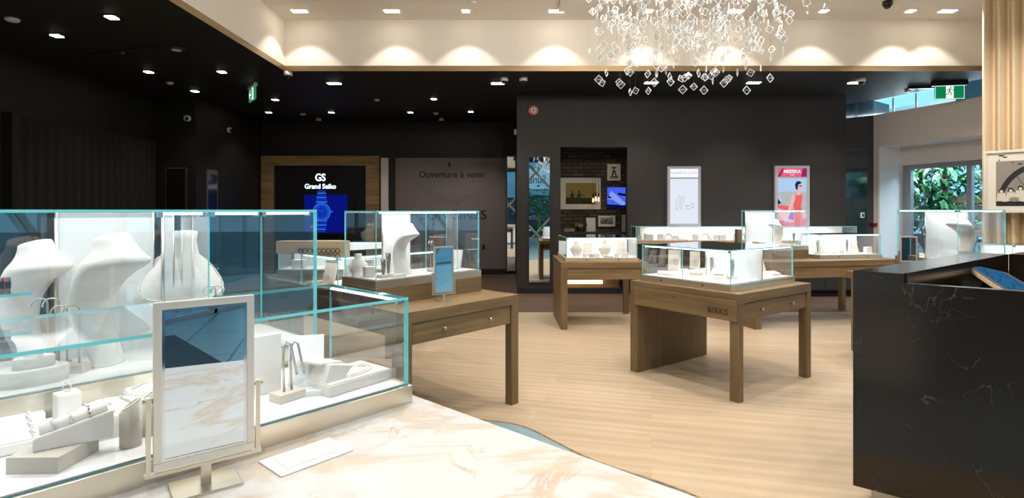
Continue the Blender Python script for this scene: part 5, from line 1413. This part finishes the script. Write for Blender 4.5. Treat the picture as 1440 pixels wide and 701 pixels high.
flat(bm, [(-.14, .12), (-.09, .14), (.06, .56), (.05, .62), (.0, .60)], Y_ - .0022, 8)
flat(bm, [(.08, .62), (.15, .61), (.14, .70), (.09, .71)], Y_ - .0022, 8)
disc(bm, .125, .755, .058, .075, Y_ - .0024, 8, 20)
flat(bm, [(.065, .72), (.05, .80), (.08, .86), (.14, .865), (.17, .83), (.11, .80), (.095, .70)], Y_ - .0026, 7); stroke(bm, [(.12, .775), (.175, .775)], .016, Y_ - .0027, 7)
mk('poster', bm, ['lightbox_sky', 'lightbox_coral', 'lightbox_pink', 'lightbox_rose', 'lightbox_stone', 'lightbox_purple', 'lightbox_wine', 'lightbox_navy', 'lightbox_skin'], t, recalc=False)
lettering('poster_lettering', 'MESSIKA', .085, 'lightbox_white', t, (0, -.043, h_ - .105), extrude=.0005, offset=.002, sx=.95)
lettering('small_lettering', 'PARIS', .032, 'lightbox_white', t, (0, -.043, h_ - .165), extrude=.0005)

# ------------------------------------------------------------------ brick niche
NY = ny1
def picture(name, label, cx, cz, w_, h_, fw, mat_w, cat='picture', frame='frame_black', mats=('paper_light',), draw=None, depth=.03, y=NY):
    t = thing(name, label, cat, (cx, y - .001, cz))
    bm = BM()
    for (a, b, c_, d_) in ((-w_ / 2, w_ / 2, h_ / 2 - fw, h_ / 2), (-w_ / 2, w_ / 2, -h_ / 2, -h_ / 2 + fw), (-w_ / 2, -w_ / 2 + fw, -h_ / 2 + fw, h_ / 2 - fw), (w_ / 2 - fw, w_ / 2, -h_ / 2 + fw, h_ / 2 - fw)): box(bm, a, b, -depth, 0, c_, d_)
    mk('frame', bm, frame, t)
    if mat_w:
        bm = BM(); box(bm, -w_ / 2 + fw, w_ / 2 - fw, -depth * .5, -.002, -h_ / 2 + fw, h_ / 2 - fw); mk('mat_board', bm, 'mat_board', t)
    bm = BM(); iw, ih = w_ / 2 - fw - mat_w, h_ / 2 - fw - mat_w; yy = -depth * .5 - .001
    flat(bm, [(-iw, -ih), (iw, -ih), (iw, ih), (-iw, ih)], yy, 0)
    if draw: draw(bm, iw, ih, yy)
    mk('print', bm, mats, t, recalc=False); return t
def figure(bm, x, z, s, y, mi, arm=1):
    disc(bm, x, z + .42 * s, .07 * s, .09 * s, y, mi, 12); flat(bm, [(x - .12 * s, z - .45 * s), (x + .12 * s, z - .45 * s), (x + .13 * s, z + .18 * s), (x + .06 * s, z + .34 * s), (x - .06 * s, z + .34 * s), (x - .13 * s, z + .18 * s)], y, mi); stroke(bm, [(x + .08 * s * arm, z + .2 * s), (x + .42 * s * arm, z + .12 * s)], .07 * s, y, mi)
def dr1(bm, iw, ih, y):
    flat(bm, [(-iw, -ih), (iw, -ih), (iw, -ih * .45), (-iw, -ih * .35)], y - .0005, 1)
    figure(bm, -iw * .55, -ih * .35, .26, y - .001, 2, -.4); figure(bm, -iw * .12, -ih * .35, .27, y - .001, 2, 1)
picture('framed_photograph', 'large framed sunset photograph of two standing figures on the brick wall', 1.344, 1.828, .81, .64, .012, .10, mats=('sunset_sky', 'sunset_sea', 'ink_black'), draw=dr1)
def dr2(bm, iw, ih, y):
    flat(bm, [(-iw, -ih), (iw, -ih), (iw * .9, -ih * .5), (-iw * .7, -ih * .6)], y - .0005, 2)
    flat(bm, [(-iw * .45, -ih * .7), (iw * .6, -ih * .8), (iw * .35, ih * .2), (0, ih * .45), (-iw * .3, ih * .1)], y - .001, 1); disc(bm, 0, ih * .52, iw * .28, ih * .24, y - .0012, 2, 14); disc(bm, 0, ih * .72, iw * .55, ih * .10, y - .0014, 1, 14); flat(bm, [(-iw * .2, -ih * .6), (iw * .3, -ih * .65), (iw * .1, ih * .1)], y - .0016, 0)
picture('framed_photograph', 'upright black and white framed photograph of a figure in a wide hat', 1.995, 2.246, .30, .365, .02, .035, mats=('paper_light', 'ink_black', 'paper_mid'), draw=dr2)
def dr3(bm, iw, ih, y):
    flat(bm, [(-iw, -ih), (iw, -ih), (iw, -ih * .3), (-iw, ih * .1)], y - .0005, 1); disc(bm, .0, -ih * .1, iw * .35, ih * .55, y - .001, 2, 16); disc(bm, iw * .1, -ih * .25, iw * .2, ih * .35, y - .0014, 0, 12)
picture('framed_photograph', 'small landscape black and white photograph low on the brick wall', 1.855, 1.292, .37, .255, .018, .045, mats=('paper_mid', 'ink_grey', 'ink_black'), draw=dr3)
def dr4(bm, iw, ih, y): disc(bm, iw * .3, -ih * .1, iw * .45, ih * .5, y - .0005, 1, 16); disc(bm, iw * .3, ih * .5, iw * .25, ih * .2, y - .0006, 1, 12)
picture('framed_photograph', 'narrow framed photograph at the right edge of the brick niche', 2.25, 1.245, .24, .37, .015, .02, mats=('paper_light', 'ink_black'), draw=dr4)
def dr5(bm, iw, ih, y):
    flat(bm, [(-iw, ih * .5), (-iw * .2, ih), (iw, ih), (iw, -ih * .1), (iw * .2, ih * .2)], y - .0004, 1); flat(bm, [(-iw, -ih * .1), (-iw * .6, ih * .7), (iw * .1, ih * .1), (iw * .8, -ih * .5), (iw * .5, -ih * .8), (-iw * .4, -ih * .2)], y - .0006, 2); flat(bm, [(-iw * .9, -ih * .05), (-iw * .5, ih * .0), (-iw * .9, ih * .25)], y - .0008, 3); flat(bm, [(0, ih * .3), (iw, ih * .1), (iw, ih * .35), (iw * .1, ih * .5)], y - .0007, 3); flat(bm, [(-iw, -ih), (iw, -ih), (iw, -ih * .7), (-iw, -ih * .6)], y - .0008, 3)
picture('video_screen', 'blue-lit video screen on the brick wall', 2.066, 1.742, .43, .44, .012, 0, 'screen', mats=('screen_video', 'screen_video', 'screen_video_light', 'screen_video_dark'), draw=dr5)
# niche counter
nc = thing('niche_counter', 'dark low counter inside the brick niche with a warm light strip beneath', 'counter', (nx0 + .01, NY - .62, 0))
W_ = nx1 - nx0 - .02
bm = BM(); box(bm, 0, W_, 0, .56, 1.05, 1.10, 0, .003); mk('countertop', bm, 'black_wall', nc)
bm = BM(); box(bm, 0, W_, .44, .56, 0, 1.049); mk('back_panel', bm, 'table_oak', nc)
bm = BM(); box(bm, .10, W_ * .72, .37, .43, .09, .15); box(bm, .02, .08, .10, .40, .12, .18); mk('light_strip', bm, 'led_warm', nc)
arealight(nc, (W_ / 2, .25, .95), 3, W_ * .8, .2, (1, .75, .45))
bx = nx0
o = BM(); box(o, -.085, .085, -.01, .01, 0, .26, 0, .002); o = mk('notice_board', o, 'leatherette_grey', None, (1.485, NY - .45, 1.1005), 0, rot=(R(-6), 0, 0)); tag(o, 'plain grey card standing on the niche counter', 'card')
o = BM(); box(o, -.10, .10, -.06, .06, 0, .06, 0, .003); o = mk('wooden_box', o, 'frame_ash', None, (1.075, NY - .42, 1.1005)); tag(o, 'small honey-coloured wooden box on the niche counter', 'box')
sd = thing('glass_bowl', 'heap-like faceted glass bowl on the niche counter', 'bowl', (1.30, NY - .42, 1.1005))
bm = BM(); lathe(bm, [(.05, 0), (.055, .01), (.12, .09), (.14, .15), (.13, .15), (.045, .02)], n=9); 
for f in bm.faces: f.smooth = False
mk('bowl', bm, 'chrome', sd)
for k, (x, zz) in enumerate(((1.549, 1.70), (1.60, 1.725), (1.657, 1.715))):
    y_ = NY - .28
    p_ = thing('pendant_lamp', ('left', 'middle', 'right')[k] + ' one of the three small glowing bottle pendants in the niche', 'pendant lamp', (x, y_, zz), 0, 'bottle pendants in the niche')
    bm = BM(); cyl(bm, (0, 0, .12), .003, nz - zz - .122, n=6); mk('cord', bm, 'black_plastic', p_)
    bm = BM(); lathe(bm, [(.014, .05), (.016, .12)], n=10); mk('cap', bm, 'black_plastic', p_)
    bm = BM(); lathe(bm, [(.028, -.10), (.033, -.06), (.03, .01), (.015, .0495)], n=14); mk('shade', bm, 'case_glass', p_)
    bm = BM(); lathe(bm, [(.005, -.05), (.013, -.02), (.010, .03)], n=8); mk('bulb', bm, 'lamp_filament', p_)

# ------------------------------------------------------------------ framed photograph in front of the beige curtain
fa = math.atan2(-.73, .68); q = Vector((5.79, 6.85))
t = thing('framed_photograph', 'large black and white photograph of people under an arch, before the beige curtain', 'picture', (q.x, q.y, 1.47), fa)
w_, h_ = .98, .75; fw = .03
bm = BM()
for (a, b, c_, d_) in ((0, w_, h_ - fw, h_), (0, w_, 0, fw), (0, fw, fw, h_ - fw), (w_ - fw, w_, fw, h_ - fw)): box(bm, a, b, -.035, 0, c_, d_, 0, .002)
mk('frame', bm, 'frame_champagne', t)
bm = BM(); box(bm, fw, w_ - fw, -.014, -.004, fw, h_ - fw); mk('mat_board', bm, 'mat_board', t)
bm = BM(); y = -.0145; x0, x1, z0, z1 = .115, w_ - .115, .08, h_ - .13
flat(bm, [(x0, z0), (x1, z0), (x1, z1 - .0), (x0, z1)], y, 0)
cx, cz = (x0 + x1) / 2, z0 - .02; rx, rz = (x1 - x0) / 2 , .52
for k in range(30):
    a0, a1_ = R(180 * k / 30), R(180 * (k + 1) / 30)
    P = lambda a, s: (min(max(cx + math.cos(a) * rx * s, x0), x1), min(max(cz + math.sin(a) * rz * s, z0), z1))
    flat(bm, [P(a0, 1.0), P(a1_, 1.0), P(a1_, .87), P(a0, .87)], y - .0006, 1)
for a in range(15, 180, 22): stroke(bm, [(cx, cz + .05), (cx + math.cos(R(a)) * rx * .88, cz + math.sin(R(a)) * rz * .88)], .006, y - .0005, 1)
flat(bm, [(x0, z0), (x1, z0), (x1, z0 + .07), (x0, z0 + .09)], y - .0010, 1)
rr = random.Random(11)
for k in range(9):
    x = x0 + .05 + k * .085; s = rr.uniform(.8, 1.15); disc(bm, x, z0 + .19 * s, .026, .03, y - .0016, 1, 12); flat(bm, [(x - .05 * s, z0 + .06), (x + .05 * s, z0 + .06), (x + .035 * s, z0 + .165 * s), (x - .035 * s, z0 + .165 * s)], y - .0014, 2); disc(bm, x, z0 + .182 * s, .016, .02, y - .0018, 2, 10); disc(bm, x + .03, z0 + .08, .05, .028, y - .0020, 0 if k % 2 else 2, 12)
for k in range(14): disc(bm, x0 + rr.uniform(.02, .7), z1 + rr.uniform(-.05, .07), rr.uniform(.008, .03), .008, y - .0022, 1, 8)
mk('print', bm, ['paper_mid', 'ink_black', 'paper_light'], t, recalc=False)
bm = BM()
for x in (.15, w_ - .15): tube(bm, [(x, -.002, h_), (x, -.002, CT - 1.47)], .0012, 5)
mk('hanging_wire', bm, 'satin_steel', t)
